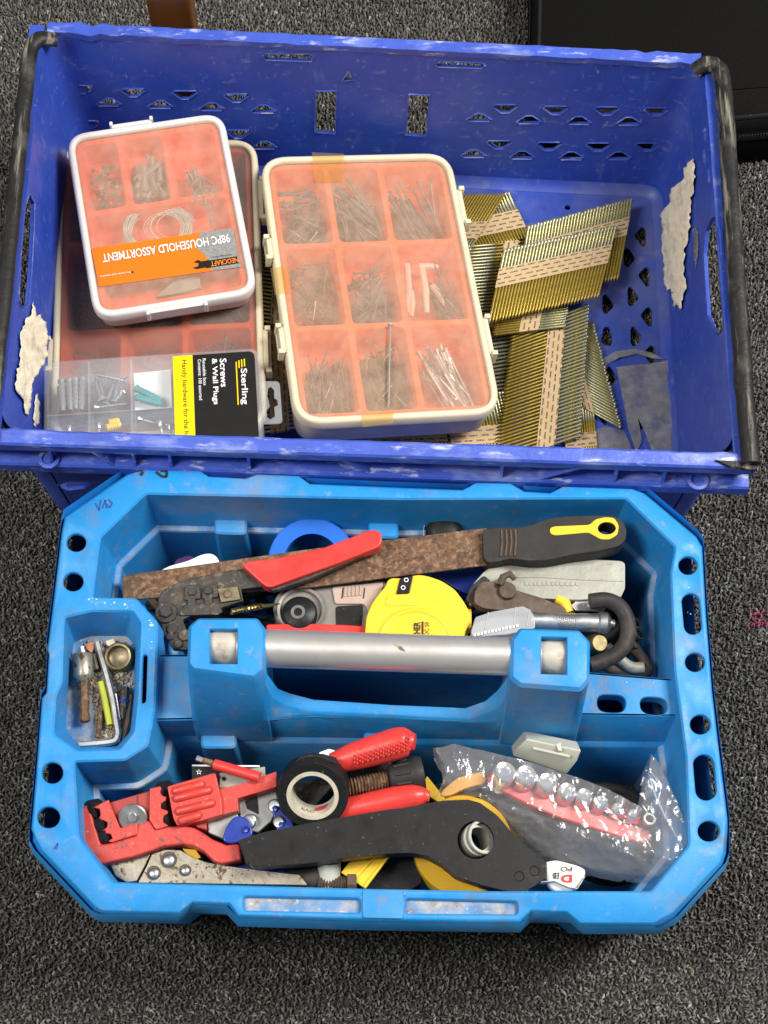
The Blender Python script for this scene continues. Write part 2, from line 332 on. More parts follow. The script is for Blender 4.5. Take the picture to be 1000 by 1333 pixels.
def tape_material():
    m = mat("printed_nail_tape", (.47, .34, .19), .8, var=0, rvar=0, spec=.2); nt = m.node_tree; N = nt.nodes; L = nt.links
    uv = N.new("ShaderNodeUVMap"); uv.uv_map = "UVMap"
    br = N.new("ShaderNodeTexBrick"); br.offset = .5; br.inputs["Scale"].default_value = 1
    br.inputs["Brick Width"].default_value = .0105; br.inputs["Row Height"].default_value = .0050; br.inputs["Mortar Size"].default_value = .00175; br.inputs["Mortar Smooth"].default_value = .1
    br.inputs["Color1"].default_value = br.inputs["Color2"].default_value = (.03, .025, .02, 1); br.inputs["Mortar"].default_value = (.47, .34, .19, 1)
    L.new(uv.outputs[0], br.inputs["Vector"])
    nz = N.new("ShaderNodeTexNoise"); nz.inputs["Scale"].default_value = 900; L.new(uv.outputs[0], nz.inputs["Vector"])
    r = N.new("ShaderNodeMapRange"); r.inputs[1].default_value = .42; r.inputs[2].default_value = .6; r.inputs[4].default_value = .75; L.new(nz.outputs[0], r.inputs[0])
    mx = N.new("ShaderNodeMix"); mx.data_type = 'RGBA'; L.new(r.outputs[0], mx.inputs[0]); L.new(br.outputs[0], mx.inputs[6]); mx.inputs[7].default_value = (.45, .33, .19, 1)
    L.new(mx.outputs[2], N["Principled BSDF"].inputs["Base Color"]); return m
M['nailtape'] = tape_material()
# ---------------------------------------------------------------- carpet
g = MB(); g.quad((-6, -6, 0), (6, -6, 0), (6, 6, 0), (-6, 6, 0))
tag(obj("carpet", g, M['backing'], smooth=0), "charcoal flecked loop carpet", kind="structure")
def carpet_pile():
    rs = np.random.RandomState(3); sp = .0031
    gx, gy = np.meshgrid(np.arange(-.60, .60, sp), np.arange(-.04, 1.36, sp)); n = gx.size
    x = gx.ravel() + rs.uniform(-.5, .5, n) * sp; y = gy.ravel() + rs.uniform(-.5, .5, n) * sp
    th = pi / 2 + rs.normal(0, .75, n); ln = rs.uniform(.0016, .0030, n); h = rs.uniform(.0034, .0052, n); r = rs.uniform(.0008, .0014, n)
    c, s = np.cos(th), np.sin(th); sk = rs.normal(0, .0012, n)
    P = np.zeros((n, 3, 3)); N = 3
    for k, (a, z) in enumerate(((-.6, .001), (0, 1), (.6, .001))):
        P[:, k, 0] = x + c * ln * a + (sk if k == 1 else 0) * -s; P[:, k, 1] = y + s * ln * a + (sk if k == 1 else 0) * c
        P[:, k, 2] = h if k == 1 else (.0008 if k == 0 else h * .25)
    V = np.zeros((n, 9, 3))
    for k in range(3):
        for j in range(3):
            a = 2 * pi * j / 3 + pi / 2; ox = np.cos(a) * r; oz = np.sin(a) * r
            dz = oz if k == 1 else oz * .5; al = 0 if k == 1 else (-oz if k == 0 else oz) * .8
            V[:, k * 3 + j, 0] = P[:, k, 0] - s * ox + c * al; V[:, k * 3 + j, 1] = P[:, k, 1] + c * ox + s * al; V[:, k * 3 + j, 2] = P[:, k, 2] + dz
    F = np.array([(k * 3 + j, k * 3 + (j + 1) % 3, (k + 1) * 3 + (j + 1) % 3, (k + 1) * 3 + j) for k in range(2) for j in range(3)])
    FF = (F[None] + (np.arange(n) * 9)[:, None, None]).reshape(-1, 4); nf = len(FF)
    me = bpy.data.meshes.new("carpet_pile"); me.vertices.add(n * 9); me.vertices.foreach_set("co", V.reshape(-1))
    me.loops.add(nf * 4); me.loops.foreach_set("vertex_index", FF.reshape(-1)); me.polygons.add(nf); me.polygons.foreach_set("loop_start", np.arange(nf) * 4)
    me.polygons.foreach_set("use_smooth", np.ones(nf, bool)); me.update(calc_edges=True)
    v = np.clip(np.exp(rs.normal(np.log(.110), .40, n)), .03, .40); w = rs.normal(0, .04, n)
    col = np.stack([v * (1.05 + w), v, v * (.92 - w), np.ones(n)], 1)
    pk = W(988, 806, .004); d = np.hypot(x - pk.x, y - pk.y) < .007 + .003 * rs.rand(n); col[d, :3] = col[d, :3] * .4 + np.array([.34, .06, .15]) * .7
    at = me.attributes.new("yarn", 'FLOAT_COLOR', 'POINT'); at.data.foreach_set("color", np.repeat(col, 9, 0).reshape(-1))
    me.materials.append(M['pile']); o = bpy.data.objects.new("carpet_pile", me); S.collection.objects.link(o)
    tag(o, "short flecked grey and black loops of the carpet", "carpet pile", None, "stuff")
carpet_pile()
# ---------------------------------------------------------------- things behind the crate
pl = MB(); a, b = W(225, 38, .06), W(277, 40, .06); wv = b - a
t = MB(); t.box((a.x, .925, .0), (wv.x, 0, 0), (0, .022, 0), (0, 0, .74))
o = solo("wooden_post", t, M['wood'], "brown varnished wooden post standing on the carpet behind the blue crate", "post", bevel=.003)
def black_case():
    c0 = W(955, 221, .0); c1 = W(1000, 213, .0); dx = (c1 - c0).normalized(); dx.z = 0
    xl = W(699, 20, .07).x; org = Vector((c0.x, c0.y + .004, 0)) - dx * (c0.x - xl); dy = Vector((-dx.y, dx.x, 0)); L, D, H = .62, .44, .07
    P0 = Vector((W(683, 62, .03).x, .918, 0)); P3 = W(690, 0, .03); P3.z = 0; P1, P2 = W(938, 223, 0), W(1010, 211, 0); dl = (P3 - P0).normalized(); PB_ = P0 + dl * .45
    root = thing("zipped_case", "black fabric case with a zip lying on the carpet behind the blue crate", "case", org + dx * L / 2 + dy * D / 2)
    c = MB(); base = rnd([P0, P1 + Vector((0, .004, 0)), P2, P2 + (P2 - P1) * 3.5, Vector((.62, PB_.y, 0)), PB_], [.012, .01, 0, .02, .02, .02], 5)
    rr = [atz(inset(base, i), z) for i, z in ((.006, .001), (0, .008), (0, H * .55), (0, H - .012), (.004, H - .003), (.012, H))]
    c.loft(rr, True, True); obj("case_body", c, M['casefabric'], root, smooth=50)
    tp = atz(inset(base, -.0012), H * .62); tp2 = atz(inset(base, -.0012), H * .80)
    z = MB(); z.loft([tp, tp2]); obj("zip_tape", z, M['black'], root, smooth=60)
    z = MB(); rim = atz(inset(base, -.001), H * .71); P = rim + rim[:1]; k = 0
    for i in range(len(P) - 1):
        e = P[i + 1] - P[i]; m = int(e.length / .0028)
        for j in range(max(1, m)):
            p = P[i] + e * (j + .5) / max(1, m); n = Vector((e.y, -e.x, 0)).normalized() * (1 if j % 2 else 1); u = e.normalized()
            z.box(p - u * .0008 + Vector((0, 0, -.002)) - n * .0005, u * .0015, n * .0012, (0, 0, .004))
    obj("zip_teeth", z, M['zip'], root, kind="stuff", smooth=0)
    # raised piping along the top edge
    z = MB(); P = atz(inset(base, .007), H - .001); z.tube(P + P[:1], .0022, 6, False); obj("piping", z, M['black'], root)
black_case()
# ---------------------------------------------------------------- the crate
RIMZ, FLZ = .186, .012
CI = [W(56, 43, RIMZ), W(918, 85, RIMZ), W(957, 592, RIMZ), W(-1, 562, RIMZ)]        # rear-left, rear-right, front-right, front-left (inner rim)
CF = atz(inset(CI, .009), FLZ)
crate = thing("storage_crate", "dark blue plastic crate with pierced walls holding the organisers and nail strips", "crate", ((CI[0] + CI[2]) / 2).xy.to_3d())
def seg_pts(C, i, r):
    a, b = C[i], C[(i + 1) % 4]; d = (b - a).normalized(); return a + d * r, b - d * r
def tri(cx, cy, w, h, up):
    return [(cx - w, cy + h * .55), (cx - w * .25, cy - h * .8), (cx + w * .25, cy - h * .8), (cx + w, cy + h * .55), (cx + w * .8, cy + h), (cx - w * .8, cy + h)] if up else \
           [(cx - w, cy - h * .55), (cx - w * .8, cy - h), (cx + w * .8, cy - h), (cx + w, cy - h * .55), (cx + w * .3, cy + h * .8), (cx - w * .3, cy + h * .8)]
hb = [[(342, 72), (346, 69), (404, 70), (409, 74), (405, 80), (346, 78)], [(567, 84), (571, 79), (628, 81), (632, 85), (628, 89), (571, 87)],
      [(411, 118), (438, 118), (437, 174), (410, 173)], [(532, 122), (560, 123), (555, 178), (528, 176)], [(445, 105), (454, 93), (462, 105)]]
for cx, cy in ((107, 117), (174, 121), (241, 124), (308, 128), (40 + 75, 163), (178, 168), (244, 172), (311, 175), (658, 142), (724, 144), (790, 145), (855, 146), (650, 189), (715, 191), (779, 192), (843, 192)): hb.append(tri(cx, cy, 16.5, 6.2, False))
for cx, cy in ((142, 132), (209, 135), (276, 138), (343, 141), (148, 178), (212, 182), (278, 185), (344, 188), (624, 152), (689, 155), (754, 156), (819, 157), (617, 199), (680, 201), (744, 202), (806, 202)): hb.append(tri(cx, cy, 16.5, 5.8, True))
hr = [[(916, 330), (919, 300), (926, 284), (932, 281), (936, 300), (939, 350), (943, 400), (942, 428), (936, 437), (929, 432), (921, 410)]]
hl = [[(38, 252), (45, 264), (44, 300), (41, 355), (37, 396), (28, 405), (24, 393), (27, 330), (32, 270)]]
hf = [[(75, 628), (90, 622), (125, 623), (110, 632), (88, 634)], [(100, 648), (120, 643), (140, 646), (122, 652)]]
def wall(name, i, holes, t=.0032):
    a0, a1 = seg_pts(CI, i, .024); b0, b1 = seg_pts(CF, i, .020)
    n = (a1 - a0).cross(b0 - a0).normalized(); ctr = (CI[0] + CI[2]) / 2
    if n.dot(ctr - a0) > 0: n = -n
    H = [[on_plane(x, y, a0, n) for x, y in h] for h in holes]
    m = MB(); outer = [a0]
    K = 14
    for k in range(1, K): outer.append(a0.lerp(a1, k / K))
    outer += [a1, b1]
    for k in range(1, K): outer.append(b1.lerp(b0, k / K))
    outer.append(b0); outer = [p - n * (p - a0).dot(n) for p in outer]
    m.prism(outer, n * t, H); m.mi = 1
    for h in H:
        if i == 0 or len(h) == 9:
            m.tube([p - n * .0002 for p in h] + [h[0] - n * .0002, h[1] - n * .0002], .0007, 5, False)  # paler bead round each hole, its colour standing in for a lit bevel
    o = obj(name, m, [M['crate'], M['craterim']], crate, smooth=30); return a0, n
PB = wall("rear_wall", 0, hb); PR = wall("right_wall", 1, hr); PF = wall("front_wall", 2, hf); PL = wall("left_wall", 3, hl)
for i in range(4):                                                           # rounded corners and the skirt under the floor
    m = MB(); p = CI[i]; q = CF[i]; a = seg_pts(CI, i - 1, .024)[1]; c = seg_pts(CI, i, .024)[0]; b = seg_pts(CF, i - 1, .020)[1]; d = seg_pts(CF, i, .020)[0]
    out = (p - (CI[0] + CI[2]) / 2); out.z = 0; out = out.normalized() * .0032
    top, bot = [], []
    for k in range(9):
        t = k / 8; top.append(a * (1 - t) ** 2 + p * 2 * t * (1 - t) + c * t * t); bot.append(b * (1 - t) ** 2 + q * 2 * t * (1 - t) + d * t * t)
    m.loft([top, bot], closed=False); m.loft([[v + out for v in top], [v + out for v in bot]], closed=False); obj("corner", m, M['crate'], crate, smooth=60)
m = MB(); fl = rnd(CF, .020, 8)
m.loft([inset(fl, -.0032), atz(inset(fl, -.0010), .002), atz(inset(fl, .004), .002)]); obj("base_skirt", m, M['crate'], crate)
hfl = [ell(739, 270, 4, 3.4, 10)]
for x, y, k in ((833, 308, 1), (820, 335, 0), (838, 360, 1), (825, 386, 0), (841, 412, 1), (790, 438, 2), (829, 438, 0), (845, 462, 1), (797, 490, 0), (836, 548, 0), (853, 575, 1), (792, 396, 0), (783, 540, 1)):
    p = [(x - 8, y - 2), (x + 3, y - 14), (x + 8, y - 10), (x + 8, y + 12), (x + 4, y + 14)] if k == 1 else [(x + 8, y + 2), (x - 3, y + 14), (x - 8, y + 10), (x - 8, y - 12), (x - 3, y - 14)] if k == 0 else [(x - 8, y + 8), (x - 4, y - 13), (x + 4, y - 13), (x + 8, y + 6), (x + 4, y + 14)]
    hfl.append([tuple(q) for q in rnd([Vector((a, b)) for a, b in p], 4, 2)])
m = MB(); m.prism(fl, (0, 0, -.003), [WL(h, FLZ) for h in hfl]); obj("crate_floor", m, M['cratefloor'], crate, smooth=30)
m = MB(); cov = rnd(CF, .02, 8); m.loft([[CF_ + (CI_ - CF_) * .045 for CF_, CI_ in zip(cov, rnd(CI, .024, 8))], atz(inset(cov, .003), FLZ + .0022), atz(inset(cov, .009), FLZ + .0004)]); obj("floor_cove", m, M['cratefloor'], crate, smooth=80)
def rim(name, a, b, prof, K=60, wav=0, mt='craterim'):
    d = (b - a); n = Vector((d.y, -d.x, 0)).normalized(); ctr = (CI[0] + CI[2]) / 2
    if n.dot(ctr - a) > 0: n = -n
    m = MB(); rings = []
    for k in range(K + 1):
        p = a + d * k / K; ef = 1 + 2.6 * max(0, abs(k / K - .5) * 2 - .6) / .4; w = wav * ef * noise.noise((k * .45, 3.1, 0)); w2 = wav * ef * noise.noise((k * .9, 8.1, 0))
        rings.append([Vector((p.x, p.y, 0)) + n * (o_ + (w if o_ <= .002 else w2 * .3)) + Vector((0, 0, z_ + w2 * .6)) for o_, z_ in prof])
    m.loft(rings, True, True); return obj(name, m, M[mt], crate, smooth=35), n
RZ = RIMZ
e = (CI[1] - CI[0]).normalized()
rim("rear_rim", CI[0] + e * .004, CI[1] - e * .004, [(-.001, RZ - .004), (-.001, RZ + .003), (.009, RZ + .004), (.011, RZ + .002), (.011, RZ - .006), (.008, RZ - .006), (.008, RZ - .002)], wav=.0016)
for nm, i in (("right_rim", 1), ("left_rim", 3)):
    e = (CI[(i + 1) % 4] - CI[i]).normalized()
    rim(nm, CI[i] - e * .008, CI[(i + 1) % 4] + e * .008, [(-.001, RZ - .003), (-.001, RZ + .001), (.0120, RZ + .001), (.0120, RZ - .016), (.0095, RZ - .016), (.0095, RZ - .003)], 40, .0005, 'crate')
fa, fb = W(-22, 561, RZ), W(983, 594, RZ)
_, nf = rim("front_rim", fa, fb, [(-.001, RZ - .004), (-.001, RZ + .003), (.001, RZ + .0045), (.0105, RZ + .003), (.012, RZ + .001), (.0115, RZ - .009), (.003, RZ - .010), (.003, RZ - .024), (.015, RZ - .024), (.0165, RZ - .026), (.0165, RZ - .037), (.013, RZ - .038), (.0125, RZ - .029), (.001, RZ - .029)], 70, .0011)
ed = (fb - fa).normalized()
for px in (60, 118, 170, 218, 322, 448, 655, 755, 805, 868):
    q = W(px, 590, RZ); p = fa + ed * (q - fa).dot(ed); m = MB()
    dg = {118: .014, 448: .02, 755: -.03, 655: .0}.get(px, 0)
    m.loft([[p + nf * .002 + Vector((0, 0, -.024)) - ed * .001 + ed * dg, p + nf * .002 + Vector((0, 0, -.024)) + ed * .0012 + ed * dg, p + nf * .002 + Vector((0, 0, -.009)) + ed * .0012, p + nf * .002 + Vector((0, 0, -.009)) - ed * .001],
            [p + nf * .0152 + Vector((0, 0, -.0245)) - ed * .001 + ed * dg, p + nf * .0152 + Vector((0, 0, -.0245)) + ed * .0012 + ed * dg, p + nf * .0118 + Vector((0, 0, -.0085)) + ed * .0012, p + nf * .0118 + Vector((0, 0, -.0085)) - ed * .001]], True, True)
    obj("rim_rib", m, M['craterim'], crate)
for px, py in ((62, 595), (910, 620)):
    q = W(px, py, RZ - .018); m = MB(); p = fa + ed * (q - fa).dot(ed) + nf * .0175 + Vector((0, 0, -.0255))
    m.lathe([(.0085, 0), (.0085, .0016), (.0055, .0018), (.0052, -.002)], p - nf * .006 + Vector((0, 0, .0022)), (0, 0, 1), 20); obj("rim_eyelet", m, M['craterim'], crate)
def bar(name, path, r):
    m = MB(); P = rnd_open(path, .012); rr = []
    for k, p in enumerate(P): rr.append(r * (1 + .10 * noise.noise((k * .5, 1, 2))))
    Q = [p + Vector((noise.noise((i * .4, 5, 1)) * .0006, 0, noise.noise((i * .5, 2, 7)) * .0006)) for i, p in enumerate(P)]
    m.tube(Q, rr, 12, squash=.75); return obj(name, m, M['blackbar'], crate, smooth=50)
def rnd_open(pts, r, n=4, step=.012):
    out = [pts[0]]
    for i in range(1, len(pts) - 1):
        p, a, b = pts[i], pts[i - 1], pts[i + 1]; k1 = min(r, (a - p).length * .45); k2 = min(r, (b - p).length * .45)
        q, s = p + (a - p).normalized() * k1, p + (b - p).normalized() * k2
        for j in range(n + 1): t = j / n; out.append(q * (1 - t) ** 2 + p * 2 * t * (1 - t) + s * t * t)
    out.append(pts[-1]); res = [out[0]]
    for a, b in zip(out, out[1:]):
        m = max(1, int((b - a).length / step)); res += [a.lerp(b, (k + 1) / m) for k in range(m)]
    return res
bar("taped_bar", [W(74, 52, .188)] + WL([(50, 48), (38, 66), (30, 150), (19, 252), (7, 370), (-6, 485), (-15, 572)], .194), .0066)
bar("taped_bar", [W(904, 93, .187)] + WL([(918, 82), (938, 86), (944, 130), (948, 200), (955, 300), (963, 420), (970, 520), (978, 604)], .194), .0072)
m = MB(); m.prism(WL([(930, 598), (965, 600), (988, 602), (984, 612), (950, 607)], RZ + .006), (0, 0, -.004)); obj("tape_end", m, M['blackbar'], crate, bevel=.001)
def crumple(name, poly, p0, n, mt, lift, amp, sp, thick=.0006, parent=None, lev=None, sc=70):
    """thin crinkled sheet lying on a plane: outline in the photo, own thickness and relief"""
    parent = parent or crate
    if name == "torn_label":
        q_ = []
        for (xa, ya), (xb, yb) in zip(poly, poly[1:] + poly[:1]):
            k_ = max(1, int(math.hypot(xb - xa, yb - ya) / 3.5))
            q_ += [(xa + (xb - xa) * t / k_ + (random.uniform(-1.3, 1.3) if t else 0), ya + (yb - ya) * t / k_ + (random.uniform(-1, 1) if t else 0)) for t in range(k_)]
        poly = q_
    xs = [p[0] for p in poly]; ys = [p[1] for p in poly]; pts = [Vector(p) for p in poly]; ne = len(pts)
    for yy in np.arange(min(ys) + sp * .5, max(ys), sp):
        for xx in np.arange(min(xs) + sp * .5, max(xs), sp):
            x2, y2 = xx + random.uniform(-.3, .3) * sp, yy + random.uniform(-.3, .3) * sp
            if inside(x2, y2, poly): pts.append(Vector((x2, y2)))
    V, E_, F, *_ = delaunay_2d_cdt(pts, [(i, (i + 1) % ne) for i in range(ne)], [], 0, .01)
    F = [f for f in F if inside(sum(V[i].x for i in f) / len(f), sum(V[i].y for i in f) / len(f), poly)]
    top = []
    for v in V:
        q = on_plane(v.x, v.y, p0, n); h = lift + amp * (1 + noise.noise(q * sc) + .6 * noise.noise(q * sc * 2.7))
        top.append(q + n * h)
    m = MB(); m.add(top, F); o = obj(name, m, mt, parent, smooth=0 if amp > .0005 and False else 50)
    s = o.modifiers.new("thickness", 'SOLIDIFY'); s.thickness = thick; s.offset = 0; return o
nR, nL = -PR[1], -PL[1]
crumple("torn_label", [(906, 207), (909, 230), (903, 262), (901, 298), (896, 320), (893, 345), (897, 375), (889, 403), (884, 396), (881, 400), (876, 372), (872, 378), (866, 366), (869, 345), (866, 336), (862, 318), (867, 300), (864, 277), (874, 266), (876, 246), (882, 243), (890, 237), (897, 216)], PR[0], nR, M['paper'], .0006, .0018, 3, sc=150)
crumple("torn_label", [(903, 298), (908, 296), (911, 310), (910, 335), (907, 350), (904, 330), (905, 312)], PR[0], nR, M['greytape'], .0004, .0006, 4)
crumple("torn_label", [(41, 393), (44, 412), (51, 409), (58, 428), (57, 465), (52, 476), (46, 484), (41, 492), (38, 512), (35, 541), (30, 538), (27, 520), (20, 512), (17, 503), (19, 485), (23, 470), (23, 440), (31, 414), (36, 412)], PL[0], nL, M['paper'], .0006, .0016, 3, sc=130)
crumple("torn_label", [(44, 520), (47, 512), (50, 530), (49, 550), (44, 556), (42, 540)], PL[0], nL, M['paper'], .0004, .0008, 4)
for x, y in ((918, 174), (917, 204), (923, 228)):
    q = on_plane(x, y, PR[0], nR); m = MB(); u = Vector((0, 1, 0)); w_ = u.cross(nR)
    m.loft([[q + u * (.008 * k * cos(a)) + w_ * (.0035 * k * sin(a)) + nR * h for a in [2 * pi * i / 14 for i in range(14)]] for k, h in ((1, 0), (.8, .0012), (.3, .0016))], False, True); obj("moulded_boss", m, M['craterim'], crate, smooth=60)
up = Vector((0, 0, 1)); pf = Vector((0, 0, FLZ))
crumple("floor_tape", [(802, 479), (869, 471), (873, 520), (876, 590), (850, 592), (838, 560), (830, 545), (836, 575), (828, 590), (818, 560)], pf, up, M['greytape'], .0008, .0010, 4, sc=90)
crumple("floor_tape", [(770, 560), (790, 556), (812, 560), (826, 592), (765, 590)], pf, up, M['greytape'], .0006, .0005, 7)
crumple("floor_tape", [(765, 482), (783, 470), (800, 460), (826, 456), (848, 462), (868, 470), (850, 469), (828, 463), (806, 468), (790, 476), (786, 492), (770, 500)], pf, up, M['greytape'], .0012, .0020, 4, sc=100)
# ---------------------------------------------------------------- nail strips (each nail a part)
def nail_mesh():
    m = MB(); m.mi = 0
    m.lathe([(.0, -.0009), (.0024, -.0008), (.0025, .0), (.0014, .0012), (.00135, .028)], (0, 0, 0), (0, 1, 0), 8); m.mi = 1
    m.lathe([(.00135, .028), (.00135, .060), (.0, .065)], (0, 0, 0), (0, 1, 0), 8)
    return mesh("nail", m, [M['nailsilver'], M['nailbrass']], smooth=50)
NAIL = nail_mesh(); NG = "strips of taped nails heaped in the crate"
def strip(label, H0, H1, T0, T1, z, n, tape, bend=.0):
    zz = z if isinstance(z, tuple) else (z,) * 4
    h0, h1, t0, t1 = W(*H0, zz[0]), W(*H1, zz[1]), W(*T0, zz[2]), W(*T1, zz[3])
    c = (h0 + h1 + t0 + t1) / 4; root = thing("nail_strip", label, "nail strip", Vector((c.x, c.y, c.z - .0015)), NG)
    up = (h1 - h0).cross(t0 - h0).normalized(); up = up if up.z > 0 else -up
    for i in range(n):
        f = (i + .5) / n; a, b = h0.lerp(h1, f), t0.lerp(t1, f); y = (b - a); L = y.length; y = y.normalized()
        sl = random.gauss(0, .0004); a = a + y * sl + up * random.gauss(0, .00015); x = y.cross(up).normalized(); zt = x.cross(y)
        o = bpy.data.objects.new("nail", NAIL); S.collection.objects.link(o); o.parent = root
        a = a - ROOTLOC[root]; k = L / .065
        o.matrix_local = Matrix(((x.x, y.x * k, zt.x, a.x), (x.y, y.y * k, zt.y, a.y), (x.z, y.z * k, zt.z, a.z), (0, 0, 0, 1)))
    m = MB(); K = n; q = []
    me_uv = []; Ls = (h1 - h0).length
    for s_, off in ((1, .00165), (-1, -.0019)):
        for k in range(K + 1):
            f = k / K
            for g in tape:
                p = h0.lerp(h1, f).lerp(t0.lerp(t1, f), g) + up * (off + random.gauss(0, .00006)); m.v.append(p); me_uv.append((f * Ls, g * (t0 - h0).length))
    n2 = (K + 1) * 2
    for k in range(K):
        a = 2 * k; m.f.append([a, a + 1, a + 3, a + 2]); m.f.append([n2 + a, n2 + a + 2, n2 + a + 3, n2 + a + 1])
    m.m = [0] * len(m.f)
    o = obj("paper_tape", m, M['nailtape'], root, smooth=50, normals=False); uv = o.data.uv_layers.new(name="UVMap")
    for l in o.data.loops: uv.data[l.index].uv = me_uv[l.vertex_index]
strip("nail strip lying flat under the bottom edge of the middle organiser, nearest the front rim", (430, 522), (572, 516), (446, 596), (586, 592), .019, 28, (.50, .78))
strip("nail strip mostly hidden in the gap between the two large organisers, lower one", (336, 430), (340, 566), (436, 412), (442, 550), .044, 26, (.12, .36))
strip("nail strip mostly hidden in the gap between the two large organisers, upper one", (344, 300), (338, 420), (446, 318), (436, 436), (.052, .052, .052, .052), 24, (.14, .4))
strip("nail strip with its printed tape at the lower right corner of the middle organiser", (574, 516), (656, 512), (592, 596), (674, 590), .021, 20, (.52, .82))
strip("nail strip half hidden between the middle organiser and the upright strip", (676, 430), (660, 596), (580, 446), (566, 606), .0165, 32, (.5, .72))
strip("nail strip whose brass tips peep out at the front rim beside the dusty tape", (728, 520), (772, 515), (738, 596), (778, 592), .016, 13, (.62, .86))
strip("nail strip fanning out as a triangle at the right edge of the heap", (772, 421), (808, 558), (682, 372), (718, 509), .017, 32, (.38, .52))
strip("nail strip at the back of the heap with pale tape and nails leaning right", (582, 270), (664, 252), (616, 328), (692, 312), .019, 20, (.36, .74))
strip("small nail strip of parallel brass nails rearmost beside the middle organiser", (540, 338), (606, 335), (592, 250), (661, 248), .024, 17, (.26, .52))
strip("nail strip of level nails with slanting tape, left under the uppermost strip", (612, 319), (592, 430), (692, 312), (672, 424), .023, 26, (.55, .80))
strip("long upright nail strip in the front right with its tape running front to back", (765, 396), (753, 570), (662, 434), (640, 606), .025, 37, (.27, .49))
strip("nail strip with nails lying crosswise under the front edge of the uppermost strip", (738, 400), (733, 426), (642, 412), (637, 438), .031, 8, (.33, .60))
strip("nail strip under the uppermost one, reaching furthest back right", (686, 297), (824, 260), (668, 404), (805, 366), .034, 34, (.22, .45))
strip("uppermost nail strip lying squarely on the heap with a broad printed tape", (655, 327), (803, 296), (634, 424), (779, 390), .043, 34, (.25, .51))
# ---------------------------------------------------------------- organisers
def frame(cs, z0, a, b):
    c = sum((W(*p, z0) for p in cs), Vector()) / 4; P = []
    for px, py in cs:
        p = W(px, py, z0)
        for _ in range(30): p = W(px, py, z0 + a * (p.x - c.x) + b * (p.y - c.y))
        P.append(p)
    c = sum(P, Vector()) / 4; ux = ((P[1] - P[0]) + (P[2] - P[3])); uy = ((P[0] - P[3]) + (P[1] - P[2]))
    w, d = ux.length / 2, uy.length / 2; ux.normalize(); uz = ux.cross(uy).normalized(); uy = uz.cross(ux)
    return Matrix(((ux.x, uy.x, uz.x, c.x), (ux.y, uy.y, uz.y, c.y), (ux.z, uy.z, uz.z, c.z), (0, 0, 0, 1))), w, d
def hit(Mx, px, py, z=0):
    Mi = Mx.inverted(); o = Mi @ CAM; d = Mi.to_3x3() @ ray(px, py); return o + d * ((z - o.z) / d.z)
def rect(x0, y0, x1, y1, r, z=0, n=5): return rnd([Vector((x0, y0, z)), Vector((x1, y0, z)), Vector((x1, y1, z)), Vector((x0, y1, z))], r, n)
def zof(pts, z): return [Vector((p.x, p.y, z)) for p in pts]
def organiser(name, label, cs, z0, tilt, h, xs, ys, r, lidmat, insmat, framemat, latches, cells=None, div=.0045):
    Mx, w, d = frame(cs, z0, *tilt); root = thing(name, label, "organiser", M=Mx @ Matrix.Translation((0, 0, -h))); up_ = Vector((0, 0, h))
    def L(m): m.v = [v + up_ for v in m.v]; return m
    R = rect(-w / 2, -d / 2, w / 2, d / 2, r, 0, 8)
    m = MB(); m.loft([zof(inset(R, .0032), -.0105), zof(inset(R, .0045), -h + .004), zof(inset(R, .008), -h)], False, True); obj("base", L(m), framemat, root, smooth=60)
    m = MB(); m.loft([zof(inset(R, i), z) for i, z in ((.004, -.0115), (.0, -.0115), (0, -.0025), (.0012, -.0006), (.003, 0), (.0052, -.0003), (.0062, -.0016), (.0066, -.004))]); obj("lid_frame", L(m), framemat, root, smooth=60)
    m = MB(); m.prism(zof(inset(R, .0064), -.0022), (0, 0, -.0010)); obj("lid_panel", L(m), lidmat, root, smooth=0)
    cl = []
    X = [-w / 2 + .009 + (w - .018) * f for f in xs]; Y = [d / 2 - .009 - (d - .018) * f for f in ys]
    for j in range(len(ys) - 1):
        for i in range(len(xs) - 1): cl.append((X[i] + div / 2, Y[j + 1] + div / 2, X[i + 1] - div / 2, Y[j] - div / 2))
    if cells: cl = [(X[a] + div / 2, Y[q] + div / 2, X[c] - div / 2, Y[b_] - div / 2) for a, b_, c, q in cells]
    ins = MB(); zt = -.0055; holes = [rect(*c, .006, zt, 4) for c in cl]
    ins.plate(zof(inset(R, .0068), zt), holes)
    for hh in holes: ins.loft([hh, zof(inset(hh, .001), zt - .0012), zof(inset(hh, .0026), -h + .008), zof(inset(hh, .005), -h + .004)], False, True)
    obj("compartment_tray", L(ins), insmat, root, smooth=45)
    for side, f, ln in latches:
        m = MB()
        if side in 'RL':
            s = 1 if side == 'R' else -1; y = d / 2 - f * d; x = s * w / 2
            m.box((x - s * .0005, y - ln / 2, -.0135), (s * .0042, 0, 0), (0, ln, 0), (0, 0, .0125)); m.box((x + s * .0037, y - ln / 2 + .002, -.0125), (s * .0018, 0, 0), (0, ln - .004, 0), (0, 0, .003))
            for e_ in (-1, 1): m.box((x + s * .0010, y + e_ * ln / 2 - .0022, -.0118), (s * .0052, 0, 0), (0, .0044, 0), (0, 0, .0135))
        else:
            s = 1 if side == 'T' else -1; y = s * d / 2; x = -w / 2 + f * w
            m.box((x - ln / 2, y - s * .0005, -.0135), (ln, 0, 0), (0, s * .0036, 0), (0, 0, .0128))
            for e_ in (-1, 1): m.box((x + e_ * ln / 2 - .0015, y + s * .001, -.0115), (.003, 0, 0), (0, s * .0040, 0), (0, 0, .0132))
        obj("latch", L(m), framemat, root, bevel=.0007)
    return root, Mx, w, d, cl
def put(m, Mx): m.v = [Mx @ v for v in m.v]; return m
